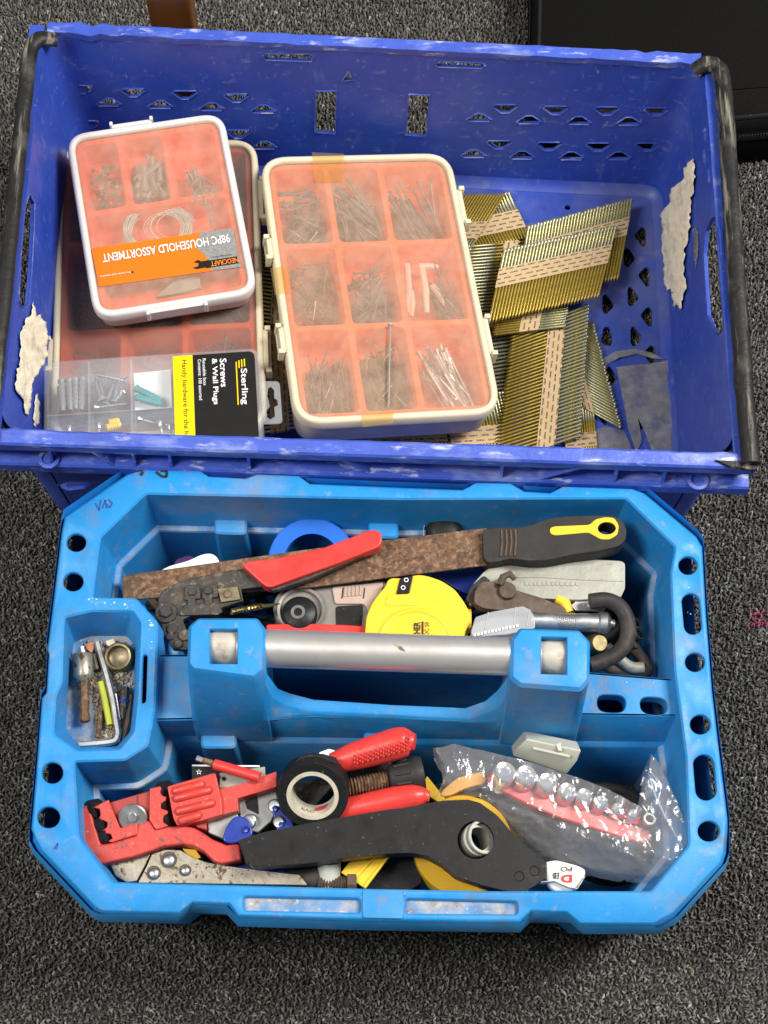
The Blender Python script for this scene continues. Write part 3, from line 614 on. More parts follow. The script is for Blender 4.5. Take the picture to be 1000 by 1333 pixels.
def heap(label, Mx, c, h, n, ln, r, mt, ang=None, spread=.5, cat="fixings", name="screw_heap", zlo=None, head=1.9, yoff=0):
    m = MB(); x0, y0, x1, y1 = c; bot = -h + .006; top = -.0075
    n = int(n * (1.8 if mt.name != 'zinc_steel' else 1.2))
    for i in range(n):
        l = ln * random.uniform(.8, 1.1); a = (ang if ang is not None else random.uniform(0, pi)) + random.gauss(0, spread); dx, dy = cos(a) * l / 2, sin(a) * l / 2
        mx, my = max(.002, (x1 - x0) / 2 - abs(dx) - .004), max(.002, (y1 - y0) / 2 - abs(dy) - .004)
        cx, cy = (x0 + x1) / 2 + random.uniform(-mx, mx), (y0 + y1) / 2 + yoff * (y1 - y0) + random.uniform(-my, my)
        z = bot + (top - bot) * (i / n) * random.uniform(.8, 1.0); tl = random.uniform(-.12, .12) * l
        p = Vector((cx - dx, cy - dy, max(bot, z - tl))); q = Vector((cx + dx, cy + dy, min(top, max(bot, z + tl))))
        t = (q - p).normalized(); m.lathe([(0, 0), (r * head, .0002), (r * head * .9, .0008), (r, .0022), (r * .95, l * .85), (0, l)], p, t, 6)
    return solo(name, put(m, Mx), mt, label, cat, "screws and plugs inside the orange organisers", kind="stuff")
XB = [0, .315, .63, 1]; YB = [0, .335, .665, 1]
A_, MA, wA, dA, cA = organiser("organiser_box", "large orange organiser with a dusty clear lid, lying against the left wall of the crate", [(71, 190), (334, 179), (348, 560), (68, 575)], .078, (0, 0), .048, [0, .315, .64, 1], [0, .335, .655, 1], .026, M['frost_dirty'], M['orange'], M['cream'], [('R', .22, .042), ('R', .74, .042), ('L', .25, .03), ('L', .72, .03)])
B_, MBx, wB, dB, cB = organiser("organiser_box", "large orange organiser with nine compartments and yellowed frame in the middle of the crate", [(338, 202), (586, 198), (655, 536), (385, 553)], .088, (-.13, -.07), .044, XB, YB, .026, M['frost'], M['orange'], M['cream'], [('R', .22, .038), ('R', .72, .038), ('L', .36, .022), ('L', .70, .026)])
S_, MS, wS, dS, cS = organiser("organiser_box", "small square organiser with an orange sticker, lying tilted on the large dusty organiser", [(82, 175), (290, 144), (336, 381), (125, 414)], .119, (-.04, .07), .034, [0, .30, .62, 1], [0, .43, 1], .020, M['frost'], M['orange_red'], M['whiteplastic'], [('T', .42, .036), ('B', .50, .050)], cells=[(0, 0, 1, 1), (1, 0, 2, 1), (2, 0, 3, 1), (0, 1, 3, 2)])
# contents of the middle organiser
nm = ["upper left", "upper middle", "upper right", "middle left", "central", "middle right", "lower left", "lower middle", "lower right"]
heap("dull dark nails in the upper left compartment of the middle organiser", MBx, cB[0], .044, 46, .034, .0010, M['dullsteel'], None, 1, yoff=-.12)
heap("long nails crossing in the upper middle compartment of the middle organiser", MBx, cB[1], .044, 34, .050, .0011, M['dullsteel'], -1.05, .35, yoff=-.10)
heap("row of long nails in the upper right compartment of the middle organiser", MBx, cB[2], .044, 22, .048, .0011, M['dullsteel'], -1.25, .13, yoff=-.10)
heap("tangle of small pins in the middle left compartment of the middle organiser", MBx, cB[3], .044, 60, .022, .0007, M['bronze'], None, 1.2)
heap("pile of nails in the central compartment of the middle organiser", MBx, cB[4], .044, 32, .038, .0010, M['dullsteel'], 1.1, .55, yoff=-.05)
heap("few thin nails in the middle right compartment of the middle organiser", MBx, (cB[5][0] + .025, cB[5][1], cB[5][2], cB[5][3]), .044, 12, .036, .0010, M['dullsteel'], 1.9, .2, yoff=-.12)
heap("fine pins in the lower left compartment of the middle organiser", MBx, cB[6], .044, 60, .030, .0008, M['dullsteel'], 1.5, .35, yoff=-.12)
heap("brads filling the lower middle compartment of the middle organiser", MBx, cB[7], .044, 80, .024, .0009, M['bronze'], 1.5, .6, yoff=-.05)
heap("long threaded screws in the lower right compartment of the middle organiser", MBx, cB[8], .044, 24, .060, .0016, M['steel'], -1.2, .14, yoff=-.06)
for i, (a, b, c_, d_) in enumerate(((540, 345, 541, 408), (560, 350, 566, 408), (573, 372, 590, 398), (556, 347, 580, 348), (545, 380, 545, 412))):
    m = MB(); p, q = hit(MBx, a - 10, b, -.022), hit(MBx, c_ - 10, d_, -.022); m.tube([p, p.lerp(q, .5) + Vector((.001, 0, .001)), q], [.0030, .0032, .0024], 8)
    solo("wall_plug", put(m, MBx), M['gypsum'], ["pale plug leaning leftmost in the middle right compartment of the middle organiser", "long curved pale plug in the middle right compartment of the middle organiser", "short slanting pale plug in the middle right compartment of the middle organiser", "pale plug lying level along the back of the middle right compartment", "short upright pale plug in front in the middle right compartment"][i], "wall plug", "pale plugs in the middle organiser")
m = MB(); a, b = hit(MBx, 508, 422, .0012), hit(MBx, 506, 530, .0012); t = (b - a).normalized()
m.lathe([(0, 0), (.0026, .0003), (.0024, .0010), (.0008, .0025), (.0008, (b - a).length - .004), (0, (b - a).length)], a, t, 8)
solo("loose_screw", put(m, MBx), M['diecast'], "long thin screw lying on the lid of the middle organiser", "screw")
for q, lb in (([(406, 198), (448, 200), (448, 236), (410, 236)], "yellowed"), ([(352, 349), (376, 345), (380, 380), (358, 384)], "yellowed"), ([(470, 538), (512, 533), (512, 551), (472, 556)], "yellowed")):
    m = MB(); m.prism([hit(MBx, x, y, .0006) + Vector((0, 0, .044)) for x, y in q], (0, 0, -.0003)); obj("sticky_tape", m, M['oldtape'], B_, smooth=0)
# contents of the large left organiser; dense dark heaps also mimic its shade
for k, (n_, l_, mt, lb) in enumerate(((50, .03, 'dullsteel', "dark nails in the rear left compartment of the left organiser"), (40, .03, 'dullsteel', "dark nails in the rear middle compartment of the left organiser"), (70, .04, 'rustdark', "dark brown screws in the rear right compartment of the left organiser"), (60, .03, 'rustdark', "rust brown nails in the left compartment of the left organiser"), (46, .03, 'dullsteel', "dark nails in the central compartment of the left organiser"), (70, .036, 'dullsteel', "dull screws in the right compartment of the left organiser"), (26, .02, 'bronze', "small brown screws in the front left compartment of the left organiser"), (20, .026, 'steel', "few bright screws in the front middle compartment of the left organiser"), (40, .026, 'dullsteel', "dull screws in the front right compartment of the left organiser"))):
    heap(lb, MA, cA[k], .048, n_, l_, .0013, M[mt], None, 1.2)
# contents of the small organiser
def ball_heap():
    m = MB(); x0, y0, x1, y1 = cS[0]; cols = ['cream', 'brass', 'labelred', 'dullsteel', 'teal']
    for i in range(46):
        m.mi = random.choice((0, 0, 1, 2, 3, 3)); r = random.uniform(.0018, .0032)
        p = Vector((random.uniform(x0 + .007, x1 - .006), random.uniform(y0 + .004, y1 - .016), -.026 + .014 * i / 46)); m.lathe([(0, -r), (r * .7, -r * .7), (r, 0), (r * .7, r * .7), (0, r)], p, Vector((random.gauss(0, 1), random.gauss(0, 1), 1)), 7)
    solo("pin_heap", put(m, MS), [M[c] for c in cols], "mixed coloured push pins in the rear left compartment of the small organiser", "pins", kind="stuff")
ball_heap()
heap("grey plugs in the rear middle compartment of the small organiser", MS, (cS[1][0], cS[1][1] - .002, cS[1][2], cS[1][3] - .006), .034, 22, .030, .0026, M['plug'], 1.2, .4, head=1.1, name="plug_heap")
def coil(label):
    m = MB(); c = hit(MS, 205, 300, -.016)
    for k in range(26):
        r = .0285 + random.uniform(-.004, .0035); ox, oy, oz = random.gauss(0, .0010), random.gauss(0, .0010), random.uniform(-.004, .005)
        m.tube([c + Vector((ox + r * cos(2 * pi * i / 30) * .95, oy + r * .82 * sin(2 * pi * i / 30), oz + .001 * sin(i + k))) for i in range(31)], .00055, 4, False)
    for k in range(5):
        r = random.uniform(.012, .022); ox = random.uniform(.005, .018)
        m.tube([c + Vector((ox + r * cos(i * .22), r * sin(i * .22) * .8, .005)) for i in range(22)], .0004, 4, False)
    solo("wire_coil", put(m, MS), mat("pale_picture_wire", (.55, .64, .63), .4, .3, var=.1), label, "wire coil")
coil("pale blue-grey coil of picture wire inside the small organiser")
for i, (cx, cy, tx, ty) in enumerate(((264, 244, 275, 295), (268, 254, 284, 300))):
    m = MB(); c = hit(MS, cx, cy, -.0044); t = hit(MS, tx, ty, -.0046); r = .0098; d0 = (t - c).normalized(); a0 = math.atan2(d0.y, d0.x)
    m.tube([c + Vector((r * cos(a0 + .35 + i_ * (2 * pi - .35) / 24), r * .9 * sin(a0 + .35 + i_ * (2 * pi - .35) / 24), 0)) for i_ in range(25)] + [c + d0 * (r + .002), t], .0010, 6)
    solo("screw_eye", put(m, MS), M['steel'], ["rear screw eye with a wire ring in the small organiser", "front screw eye with a wire ring in the small organiser"][i], "screw eye", "screw eyes in the small organiser")
heap("thin hooks and nails in the rear right compartment of the small organiser", MS, (cS[2][0] + .006, cS[2][1] - .002, cS[2][2] - .002, cS[2][1] + .034), .034, 8, .034, .0008, M['dullsteel'], -1.3, .25)
m = MB(); m.prism([hit(MS, x, y, -.012) for x, y in ((202, 386), (228, 364), (250, 356), (260, 360), (262, 374), (230, 382))], (0, 0, -.006)); solo("felt_wedge", put(m, MS), M['plug'], "dark grey wedge showing under the lid in front of the orange sticker", "wedge", bevel=.0008)
# sticker of the small organiser (reads upside down from the camera)
def local_lettering(body, px, py, px2, py2, hgt, mt, parent, Mx, zl, h, fat=.0, flip=True, lift=.0003):
    """from the left end of the baseline (photo point) to its right end"""
    a, b = hit(Mx, px, py, zl), hit(Mx, px2, py2, zl); ux = b - a; uy = Vector((-ux.y, ux.x, 0)).normalized() * hgt
    o = lettering(body, a + Vector((0, 0, h)), ux, uy, mt, parent, fat, lift); return o
def local_patch(name, pts, zl, h, mt, parent, Mx, th=.0003):
    m = MB(); m.prism([hit(Mx, x, y, zl) + Vector((0, 0, h)) for x, y in pts], (0, 0, -th)); return obj(name, m, mt, parent, smooth=0)
hS = .034; zS = -.0016
local_patch("sticker", [(119, 323), (302, 297), (314, 347), (129, 373)], zS, hS, M['labelorange'], S_, MS)
local_patch("sticker_panel", [(262, 302), (303, 296.5), (314, 347.5), (276, 352), (268, 333), (254, 321)], zS + .0003, hS, M['silvertape'], S_, MS)
def lozenges():
    m = MB()
    for j in range(10):
        for i in range(8):
            x, y = 262 + i * 6.2 + j * .6 + (2 if j % 2 else 0), 304.5 + j * 4.8 - i * .85
            if inside(x, y, [(262, 302), (302, 297), (313, 346), (277, 351), (269, 333), (256, 322)]):
                s = 1 if (i + j) % 2 else -1
                m.prism([hit(MS, x + a, y + b * s, zS + .0005) + Vector((0, 0, hS)) for a, b in ((-2.3, -1.2), (-.2, -.5), (2.3, 1.2), (.2, .5))], (0, 0, -.0002))
    obj("plate_pattern", m, M['cardgrey'], S_, smooth=0, kind="stuff")
lozenges()
local_lettering("98PC HOUSEHOLD ASSORTMENT", 298, 304.5, 132.5, 331, .0082, M['labelwhite'], S_, MS, zS + .0007, hS, .012)
local_patch("brand_panel", [(272, 339), (309, 333.5), (311, 342.5), (268, 349)], zS + .0006, hS, M['labelblack'], S_, MS)
local_lettering("NEOCRAFT", 309.5, 335, 274, 340.5, .0048, M['orangeink'], S_, MS, zS + .0009, hS, .008)
def wrench():
    m = MB(); c = [(252, 341), (258, 338), (262, 340), (268, 339), (272, 338), (272, 347), (266, 348), (262, 349), (256, 350), (251, 348), (258, 346.5), (259, 342.5)]
    m.prism([hit(MS, x, y, zS + .0007) + Vector((0, 0, hS)) for x, y in c], (0, 0, -.0002)); obj("wrench_emblem", m, M['labelblack'], S_, smooth=0)
wrench()
local_lettering("PROFESSIONAL", 301, 330.2, 276, 334, .0014, M['ink'], S_, MS, zS + .0009, hS)
local_lettering("For home and industry", 170, 352.5, 130, 358.5, .0022, M['labelwhite'], S_, MS, zS + .0006, hS)
m = MB(); m.loft([[hit(MS, 172.5 + 1.5 * cos(a), 354 + 1.5 * sin(a), zS + .0006) + Vector((0, 0, hS)) for a in [2 * pi * i / 10 for i in range(10)]], [hit(MS, 172.5 + 1.5 * cos(a), 354 + 1.5 * sin(a), zS + .0004) + Vector((0, 0, hS)) for a in [2 * pi * i / 10 for i in range(10)]]], True, True); obj("bullet_mark", m, M['ink'], S_, smooth=0)
# ---------------------------------------------------------------- clear case of screws and plugs
ZT = .115; CS = [(56, 471), (334, 452), (346, 585), (59, 604)]
MT, wT, dT = frame(CS, ZT, 0, .0); hT = .026
T_ = thing("screw_case", "shallow clear plastic case with a black and yellow card, standing against the front wall", "screw case", M=MT @ Matrix.Translation((0, 0, -hT))); upT = Vector((0, 0, hT))
def LT(m): m.v = [v + upT for v in m.v]; return m
R = rect(-wT / 2, -dT / 2, wT / 2, dT / 2, .009, 0, 6)
m = MB(); m.loft([zof(R, -.012), zof(inset(R, .001), -hT + .002), zof(inset(R, .003), -hT)], False, True); obj("base", LT(m), M['clearcase'], T_, smooth=60)
m = MB(); m.loft([zof(inset(R, -.0006), -.012), zof(inset(R, -.0006), -.002), zof(inset(R, .0008), -.0004), zof(inset(R, .002), 0)], False, True); obj("lid", LT(m), M['clearcase'], T_, smooth=60)
m = MB(); fx = [hit(MT, x, 480, 0).x for x in (115, 170)]; fy = hit(MT, 120, 536, 0).y; xe = hit(MT, 226, 500, 0).x
for x in fx + [xe]: m.box((x - .0006, -dT / 2 + .002, -hT + .001), (.0012, 0, 0), (0, dT - .004, 0), (0, 0, hT - .003))
m.box((-wT / 2 + .002, fy - .0006, -hT + .001), (xe + wT / 2 - .002, 0, 0), (0, .0012, 0), (0, 0, hT - .003)); obj("divider", LT(m), M['clearcase'], T_, smooth=0)
xa, xb, xc = hit(MT, 226, 500, 0).x, hit(MT, 252, 500, 0).x, wT / 2 - .0035; ya, yb = dT / 2 - .0035, -dT / 2 + .0035
m = MB(); m.prism([Vector((xa, yb, .0006)), Vector((xb, yb, .0006)), Vector((xb, ya, .0006)), Vector((xa, ya, .0006))], (0, 0, -.0004)); obj("yellow_card", LT(m), M['labelyellow'], T_, smooth=0)
m = MB(); m.prism(rnd([Vector((xb, yb, .0006)), Vector((xc, yb, .0006)), Vector((xc, ya, .0006)), Vector((xb, ya, .0006))], [0, .006, .006, 0], 5), (0, 0, -.0004)); obj("black_card", LT(m), M['labelblack'], T_, smooth=0)
def tl(body, xpx, y0px, y1px, cap, mt, fat=0):                                # text running front-wards, tops towards +x
    a, b = hit(MT, xpx, y0px, .0007), hit(MT, xpx, y1px, .0007); b.x = a.x
    lettering(body, a + upT, b - a, Vector((cap, 0, 0)), mt, T_, fat, .0002)
tl("Sterling", 311, 480, 527, .0068, M['labelwhite'], .012); tl("Screws", 286, 467, 504, .0056, M['labelwhite'], .014); tl("& Wall Plugs", 274, 467, 527, .0056, M['labelwhite'], .014)
tl("Reusable box", 263.5, 467, 502, .0028, M['labelwhite']); tl("Contents: 100 assorted", 257.5, 468, 521, .0028, M['labelwhite']); tl("Handy hardware for the home", 235, 469, 583, .0052, M['ink'])
for i, (x, y0, y1) in enumerate(((307.5, 471, 527), (311, 469, 479), (314.5, 468, 478), (318, 467, 477))):
    m = MB(); a, b = hit(MT, x, y0, .0008), hit(MT, x, y1, .0008); b.x = a.x; m.box(a + upT + Vector((-.0005, 0, -.0002)), b - a, (.0010, 0, 0), (0, 0, .0003)); obj("logo_bar", m, M['labelyellow'], T_, smooth=0)
tp = [(340, 496), (364, 496), (368, 551), (344, 552)]; tb = [hit(MT, x, y, -.010) for x, y in tp]
hl_ = [hit(MT, x, y, -.010) for x, y in ((349, 505), (353, 503), (357, 508), (357, 518), (361, 520), (362, 527), (357, 530), (358, 542), (352, 546), (348, 543), (347, 534), (351, 529), (350, 522), (348, 515))]
m = MB(); m.prism(rnd(tb, [0, .004, .004, 0], 4), (0, 0, -.0012), [hl_]); obj("hang_tab", LT(m), M['clearcase'], T_, smooth=0)
def screw_mesh(L, r):
    prof = [(0, 0), (r * 2.0, .0002), (r * 2.05, .0010), (r * 1.1, .0030), (r * .8, .0045)]; z = .005
    while z < L - .005: prof += [(r * .75, z), (r * 1.12, z + .0007), (r * .75, z + .0013)]; z += .0018
    prof += [(r * .7, L - .005), (0, L)]; m = MB(); m.lathe(prof, (0, 0, 0), (0, 0, 1), 10); return mesh("screw", m, M['steel'], smooth=25)
SM = {}
def screw(a, b, z, r, label):
    p, q = hit(MT, *a, z), hit(MT, *b, z); q.z += .0008; L = round((q - p).length, 3)
    if (L, r) not in SM: SM[(L, r)] = screw_mesh(L, r)
    o = bpy.data.objects.new("screw", SM[(L, r)]); S.collection.objects.link(o)
    o.matrix_world = MT @ Matrix.Translation(p) @ (q - p).to_track_quat('Z', 'Y').to_matrix().to_4x4(); ROOTLOC[o] = o.location.copy()
    tag(o, label, "screw", "screws in the clear case")
Zs = -.010
for a, b, lb in (((166, 496), (121, 487), "silver screw lying level along the back of the middle compartment of the clear case"), ((132, 523), (123, 490), "leftmost of the two parallel screws in the clear case"), ((136, 521), (129, 490), "right one of the two parallel upright screws in the clear case"), ((138, 527), (150, 494), "slanting screw in the middle of the screw compartment of the clear case"), ((148, 524), (156, 493), "slanting screw beside the short screw in the clear case"), ((161, 510), (150, 522), "shortest silver screw in the clear case"), ((123, 531), (168, 526), "silver screw lying level along the front of the screw compartment"),
                 ((180, 545), (203, 552), "left screw in the front compartment beside the yellow card"), ((207, 549), (212, 566), "middle upright screw in the front compartment beside the yellow card"), ((221, 553), (222, 570), "right upright screw in the front compartment beside the yellow card"), ((90, 555), (92, 575), "single upright screw in the front left compartment of the clear case"), ((130, 551), (128, 575), "single upright screw beside the yellow plugs in the clear case")):
    screw(a, b, Zs, .0017, lb)
def plug(a, b, r, mt, lb, z=-.012):
    p, q = hit(MT, *a, z), hit(MT, *b, z); L = (q - p).length; m = MB()
    pr = [(r * .8, 0), (r * 1.1, .001)]
    for k in range(6): f = L * (k + 1) / 7; pr += [(r, f - .001), (r * .8, f)]
    pr.append((r * .6, L)); m.lathe(pr, p, q - p, 8, True, True); solo("wall_plug", put(m, MT), mt, lb, "wall plug", "plugs in the clear case", smooth=25)
for a, b, lb in (((80, 494), (82, 535), "leftmost grey plug in the clear case"), ((90, 493), (92, 534), "second grey plug from the left in the clear case"), ((98, 492), (99, 533), "third grey plug from the left in the clear case"), ((108, 491), (106, 534), "rightmost grey plug in the clear case")): plug(a, b, .0032, M['plug'], lb)
plug((176, 505), (210, 522), .0034, M['teal'], "rear teal plug in the clear case"); plug((177, 517), (211, 526), .0034, M['teal'], "front teal plug in the clear case")
plug((139, 557), (158, 552), .0034, M['yellow'], "front yellow plug in the clear case"); plug((142, 550), (156, 547), .0030, M['yellow'], "rear yellow plug in the clear case")
m = MB(); m.tube([hit(MT, 75, 503, -.010), hit(MT, 76, 538, -.010)], .0007, 6); solo("loose_pin", put(m, MT), M['dullsteel'], "thin dark pin beside the leftmost grey plug in the clear case", "pin")
m = MB(); m.prism([hit(MT, x, y, -.020) for x, y in ((174, 486), (222, 481), (224, 530), (176, 534))], (0, 0, -.0008)); solo("paper_slip", put(m, MT), M['white'], "white paper slip under the teal plugs in the clear case", "paper slip", smooth=0)
# ---------------------------------------------------------------- the tool tray
TZ, LIPZ, PZ, LZ, BZ = .160, .138, .148, .105, .012
OUT = [(175, 613), (190, 610), (258, 611), (270, 619), (318, 622), (333, 616), (387, 618), (402, 629), (520, 634), (604, 637), (622, 627), (667, 628), (684, 639), (718, 641), (735, 632), (825, 635), (840, 641), (908, 698), (916, 711), (921, 800), (929, 900), (936, 960), (949, 1065), (950, 1116), (945, 1131), (881, 1202), (856, 1216), (760, 1216), (742, 1201), (692, 1199), (677, 1214), (480, 1211), (310, 1206), (295, 1190), (247, 1188), (230, 1202), (132, 1200), (120, 1195), (45, 1115), (37, 1100), (39, 1078), (45, 1010), (53, 908), (59, 901), (62, 851), (60, 845), (67, 790), (79, 690), (83, 672), (164, 617)]
tray = thing("tool_tray", "bright blue plastic tool tote with a tubular handle, full of used tools", "tool tray", (0.0, .33, 0))
def topof(p):
    x, y = p
    if y > 1180: return (x + (4 if x < 300 else -4 if x > 700 else 0), y - 14)
    if y > 1085: return (x + (9 if x < 500 else -7), y - 8)
    return (x + (2 if x < 500 else -2), y + 1)
TOPR = WL([topof(p) for p in OUT], TZ); BOTR = WL(OUT, LIPZ)
BIG = rnd(WL([(190, 643), (520, 650), (815, 649), (879, 712), (873, 745), (878, 870), (893, 985), (897, 1100), (848, 1160), (640, 1160), (480, 1157), (147, 1148), (103, 1090), (97, 992), (163, 990), (193, 971), (202, 921), (206, 810), (177, 778), (121, 777), (131, 700)], TZ), .0022, 2)
CUP = rnd(WL([(84, 804), (119, 796), (172, 796), (182, 811), (178, 905), (173, 953), (155, 975), (100, 976), (70, 955), (73, 906), (81, 888), (82, 854)], TZ), .002, 2)
CUPF = WL([(97, 836), (118, 828), (165, 828), (175, 840), (174, 905), (169, 952), (152, 971), (104, 972), (86, 950), (88, 906), (91, 888), (93, 856)], .122)
CUPF = rnd(CUPF, .002, 2)
holes = [ell(99, 706, 13, 12), ell(95, 757, 13.5, 12.5), ell(68, 1006, 14, 14), ell(63, 1064, 15, 14), ell(896, 736, 12.5, 12), ell(905, 862, 13, 12.5), ell(912, 943, 13.5, 13), ell(923, 1082, 14.5, 13.5)]
def slot(cx, cy, rx, ry, lean=0): return [(cx + rx * cos(a) + lean * (1 if sin(a) > 0 else -1), cy + (ry - rx) * (1 if sin(a) > 0 else -1) + rx * sin(a)) for a in [2 * pi * (i + .5) / 20 for i in range(20)]]
holes += [slot(901, 799, 12, 27, 1.5), slot(918, 1012, 14, 30, 1.5)]
HW = [WL(h, TZ) for h in holes]; cupslot = rnd(WL([(186, 852), (192, 852), (190, 914), (184, 916)], TZ), .002, 3)
GRV = [rnd(WL([(316, 1166), (470, 1169), (470, 1189), (316, 1186)], TZ), .003, 3), rnd(WL([(527, 1169), (675, 1173), (675, 1191), (527, 1190)], TZ), .003, 3)]
c_ = .0014
m = MB(); HB, HC = inset(BIG, -c_), inset(CUP, -c_)
def opened(h): return inset(h, -.0008)
m.plate(inset(TOPR, .0012), [HB, HC] + [opened(h) for h in HW + [cupslot] + GRV])
m.loft([inset(TOPR, .0012), atz(TOPR, TZ - .0012), [a.lerp(b, .92) for a, b in zip(atz(TOPR, TZ), BOTR)], [b + Vector((0, 0, -.0008)) for b in BOTR], atz(inset(BOTR, .003), LIPZ - .001), atz(inset(BOTR, .0035), TZ - .004)])
for h in HW + [cupslot]: m.loft([opened(h), atz(h, TZ - .0008), atz(h, TZ - .0045)])
for h in GRV: m.loft([opened(h), atz(h, TZ - .0008), atz(inset(h, .001), TZ - .0045)])
obj("rim", m, M['tray'], tray, smooth=50)
m = MB(); [m.plate(atz(inset(h, .001), TZ - .0045)) for h in GRV]; obj("pencil_groove", m, M['cupdust'], tray, smooth=0)
R_ = [HB, atz(BIG, TZ - c_), atz(inset(BIG, .0035), LZ + .003), atz(inset(BIG, .0042), LZ + .0012), atz(inset(BIG, .0078), LZ), atz(inset(BIG, .0085), LZ - .002), atz(inset(BIG, .013), BZ + .004), atz(inset(BIG, .017), BZ)]
m = MB(); m.loft(R_[:4]); obj("inner_wall", m, M['tray'], tray, smooth=22)
m = MB(); m.loft(R_[3:6]); obj("dusty_ledge", m, M['ledge'], tray, smooth=32)
m = MB(); m.loft(R_[5:]); obj("lower_wall", m, M['tray'], tray, smooth=22)
m = MB(); m.plate(atz(inset(BIG, .0165), BZ + .0002)); obj("tray_floor", m, M['traydust'], tray, smooth=0)
m = MB(); m.loft([atz(inset(BOTR, .010), LIPZ), atz(inset(BOTR, .018), .004), atz(inset(BOTR, .020), .002)]); obj("outer_wall", m, M['tray'], tray, smooth=32)
m = MB(); m.loft([HC, atz(CUP, TZ - c_), [a.lerp(b, .9) for a, b in zip(CUP, CUPF)], [a.lerp(b, .99) for a, b in zip(CUP, CUPF)], CUPF]); obj("parts_cup", m, M['tray'], tray, smooth=32)
m = MB(); m.plate(inset(CUPF, -.0005)); obj("cup_floor", m, M['cupdust'], tray, smooth=0)
m = MB(); m.prism(rnd(WL([(472, 1158), (525, 1159), (525, 1196), (472, 1195)], TZ + .0012), .002, 3), (0, 0, -.0016)); obj("raised_pad", m, M['traydust'], tray, bevel=.0005)
def flecks():
    m = MB(); spots = [((128, 782), 14, 5, 6), ((150, 783), 16, 6, 9), ((172, 788), 8, 6, 6), ((192, 808), 6, 8, 5), ((197, 842), 3, 8, 6), ((75, 700), 6, 12, 4), ((110, 660), 14, 10, 3), ((895, 770), 8, 20, 3), ((500, 1175), 20, 12, 10)]
    for (cx, cy), rx, ry, n in spots:
        for k in range(n):
            p = W(random.gauss(cx, rx * .7), random.gauss(cy, ry * .7), TZ + .00012); r = .0003 + .0016 * random.random() ** 2.5; a = random.uniform(0, 6); e = random.uniform(.3, 1)
            P = [p + Vector((cos(a + t) * r * random.uniform(.6, 1.2), sin(a + t) * r * e * random.uniform(.6, 1.2), 0)) for t in (0, 1.2, 2.4, 3.7, 5)]
            if all(inside(q.x, q.y, [(o.x, o.y) for o in TOPR]) and not inside(q.x, q.y, [(o.x, o.y) for o in HB]) and not inside(q.x, q.y, [(o.x, o.y) for o in HC]) for q in P): m.prism(P, (0, 0, -.0003))
    obj("paint_flecks", m, M['fleck'], tray, smooth=0, kind="stuff")
flecks()
# divider with the hand opening
PL_O = WL([(200, 853), (243, 853), (345, 853), (505, 862), (665, 872), (767, 876), (892, 886), (899, 932), (757, 930), (665, 935), (612, 938), (405, 929), (345, 934), (200, 937)], PZ)
HH = rnd(WL([(348, 862), (505, 868), (664, 876), (661, 893), (650, 908), (612, 923), (510, 919), (408, 913), (360, 900)], PZ), .004, 2)
ov = [WL(rnd([Vector(p) for p in h], 8, 4), PZ) for h in ([(777, 909), (783, 904), (808, 905), (815, 911), (814, 924), (806, 928), (786, 927), (778, 922)], [(833, 912), (839, 907), (861, 908), (869, 914), (869, 926), (862, 931), (843, 930), (834, 924)])]
m = MB(); m.plate(inset(PL_O, .001), [inset(HH, -.001)] + [inset(h, -.0006) for h in ov])
m.loft([inset(HH, -.001), atz(HH, PZ - .001), atz(inset(HH, -.001), PZ - .05), atz(inset(HH, -.004), .004)])
for h in ov: m.loft([inset(h, -.0006), atz(h, PZ - .0008), atz(h, PZ - .014)])
obj("divider_top", m, M['traydust'], tray, smooth=32)
def front_rows():
    xs = [200, 245, 345, 405, 510, 612, 665, 757, 899]; top = dict(zip(xs, (937, 936, 934, 929, 933.5, 938, 935, 930, 932)))
    rows = []
    for z, f, dy in ((PZ - 0, 0, 0), (PZ - .001, 0, -.0008), (LZ + .003, 1, .002), (LZ, 1, -.001), (LZ - .002, 1, -.002), (BZ, 1, -.010)):
        r = []
        for x in xs:
            p = W(x, top[x], PZ); q = W(x, 962 + (x - 205) * .013, LZ); b = p if f == 0 else q
            r.append(Vector((b.x, b.y + dy, z)))
        rows.append(r)
    r0 = [inset(PL_O, .001)[k] for k in range(13, 7, -1)]
    return rows
m = MB(); m.loft(front_rows(), closed=False); rr = [p for p in PL_O[:7]]
m.loft([[p.copy() for p in rr], [Vector((p.x, p.y + .001, PZ - .002)) for p in rr], [Vector((p.x, p.y + .006, LZ)) for p in rr], [Vector((p.x, p.y + .012, BZ)) for p in rr]], closed=False)
obj("divider_wall", m, M['tray'], tray, smooth=32)
def post(top, win, frontpush):
    T = WL(top, .207); Wn = WL(win, .207); c = sum(T, Vector()) / len(T); B = []; B2 = []
    for p in T:
        q = c + (p - c) * 1.03; q.z = PZ - .001; fr = p.y < c.y
        q.y += (0 if fr else .010); k = q.copy(); k.z = LZ + .0035
        if fr: q.y = W(500 + p.x * 1800, 934, PZ).y - .0022; k.y = W(500 + p.x * 1750, 962 + (500 + p.x * 1750 - 205) * .013, LZ).y - .0012
        B.append(q); B2.append(k)
    T, B, B2 = (rnd(x, .0012, 1) for x in (T, B, B2)); m = MB()
    m.plate(inset(T, .0030), [inset(Wn, -.0006)]); m.loft([inset(T, .0030), inset(T, .0022) and atz(inset(T, .0024), .2068), atz(T, .2035), B, B2]); m.loft([inset(Wn, -.0006), atz(Wn, .2062), atz(Wn, .188)], False, True)
    obj("handle_post", m, M['tray'], tray, smooth=28)
post([(257, 803), (335, 803), (346, 818), (345, 872), (332, 884), (250, 873), (243, 864), (245, 814)], [(273, 819), (309, 819), (309, 864), (273, 864)], .0150)
post([(677, 816), (755, 819), (769, 834), (768, 886), (757, 899), (677, 893), (664, 882), (665, 832)], [(705, 829), (738, 830), (738, 878), (704, 877)], .0150)
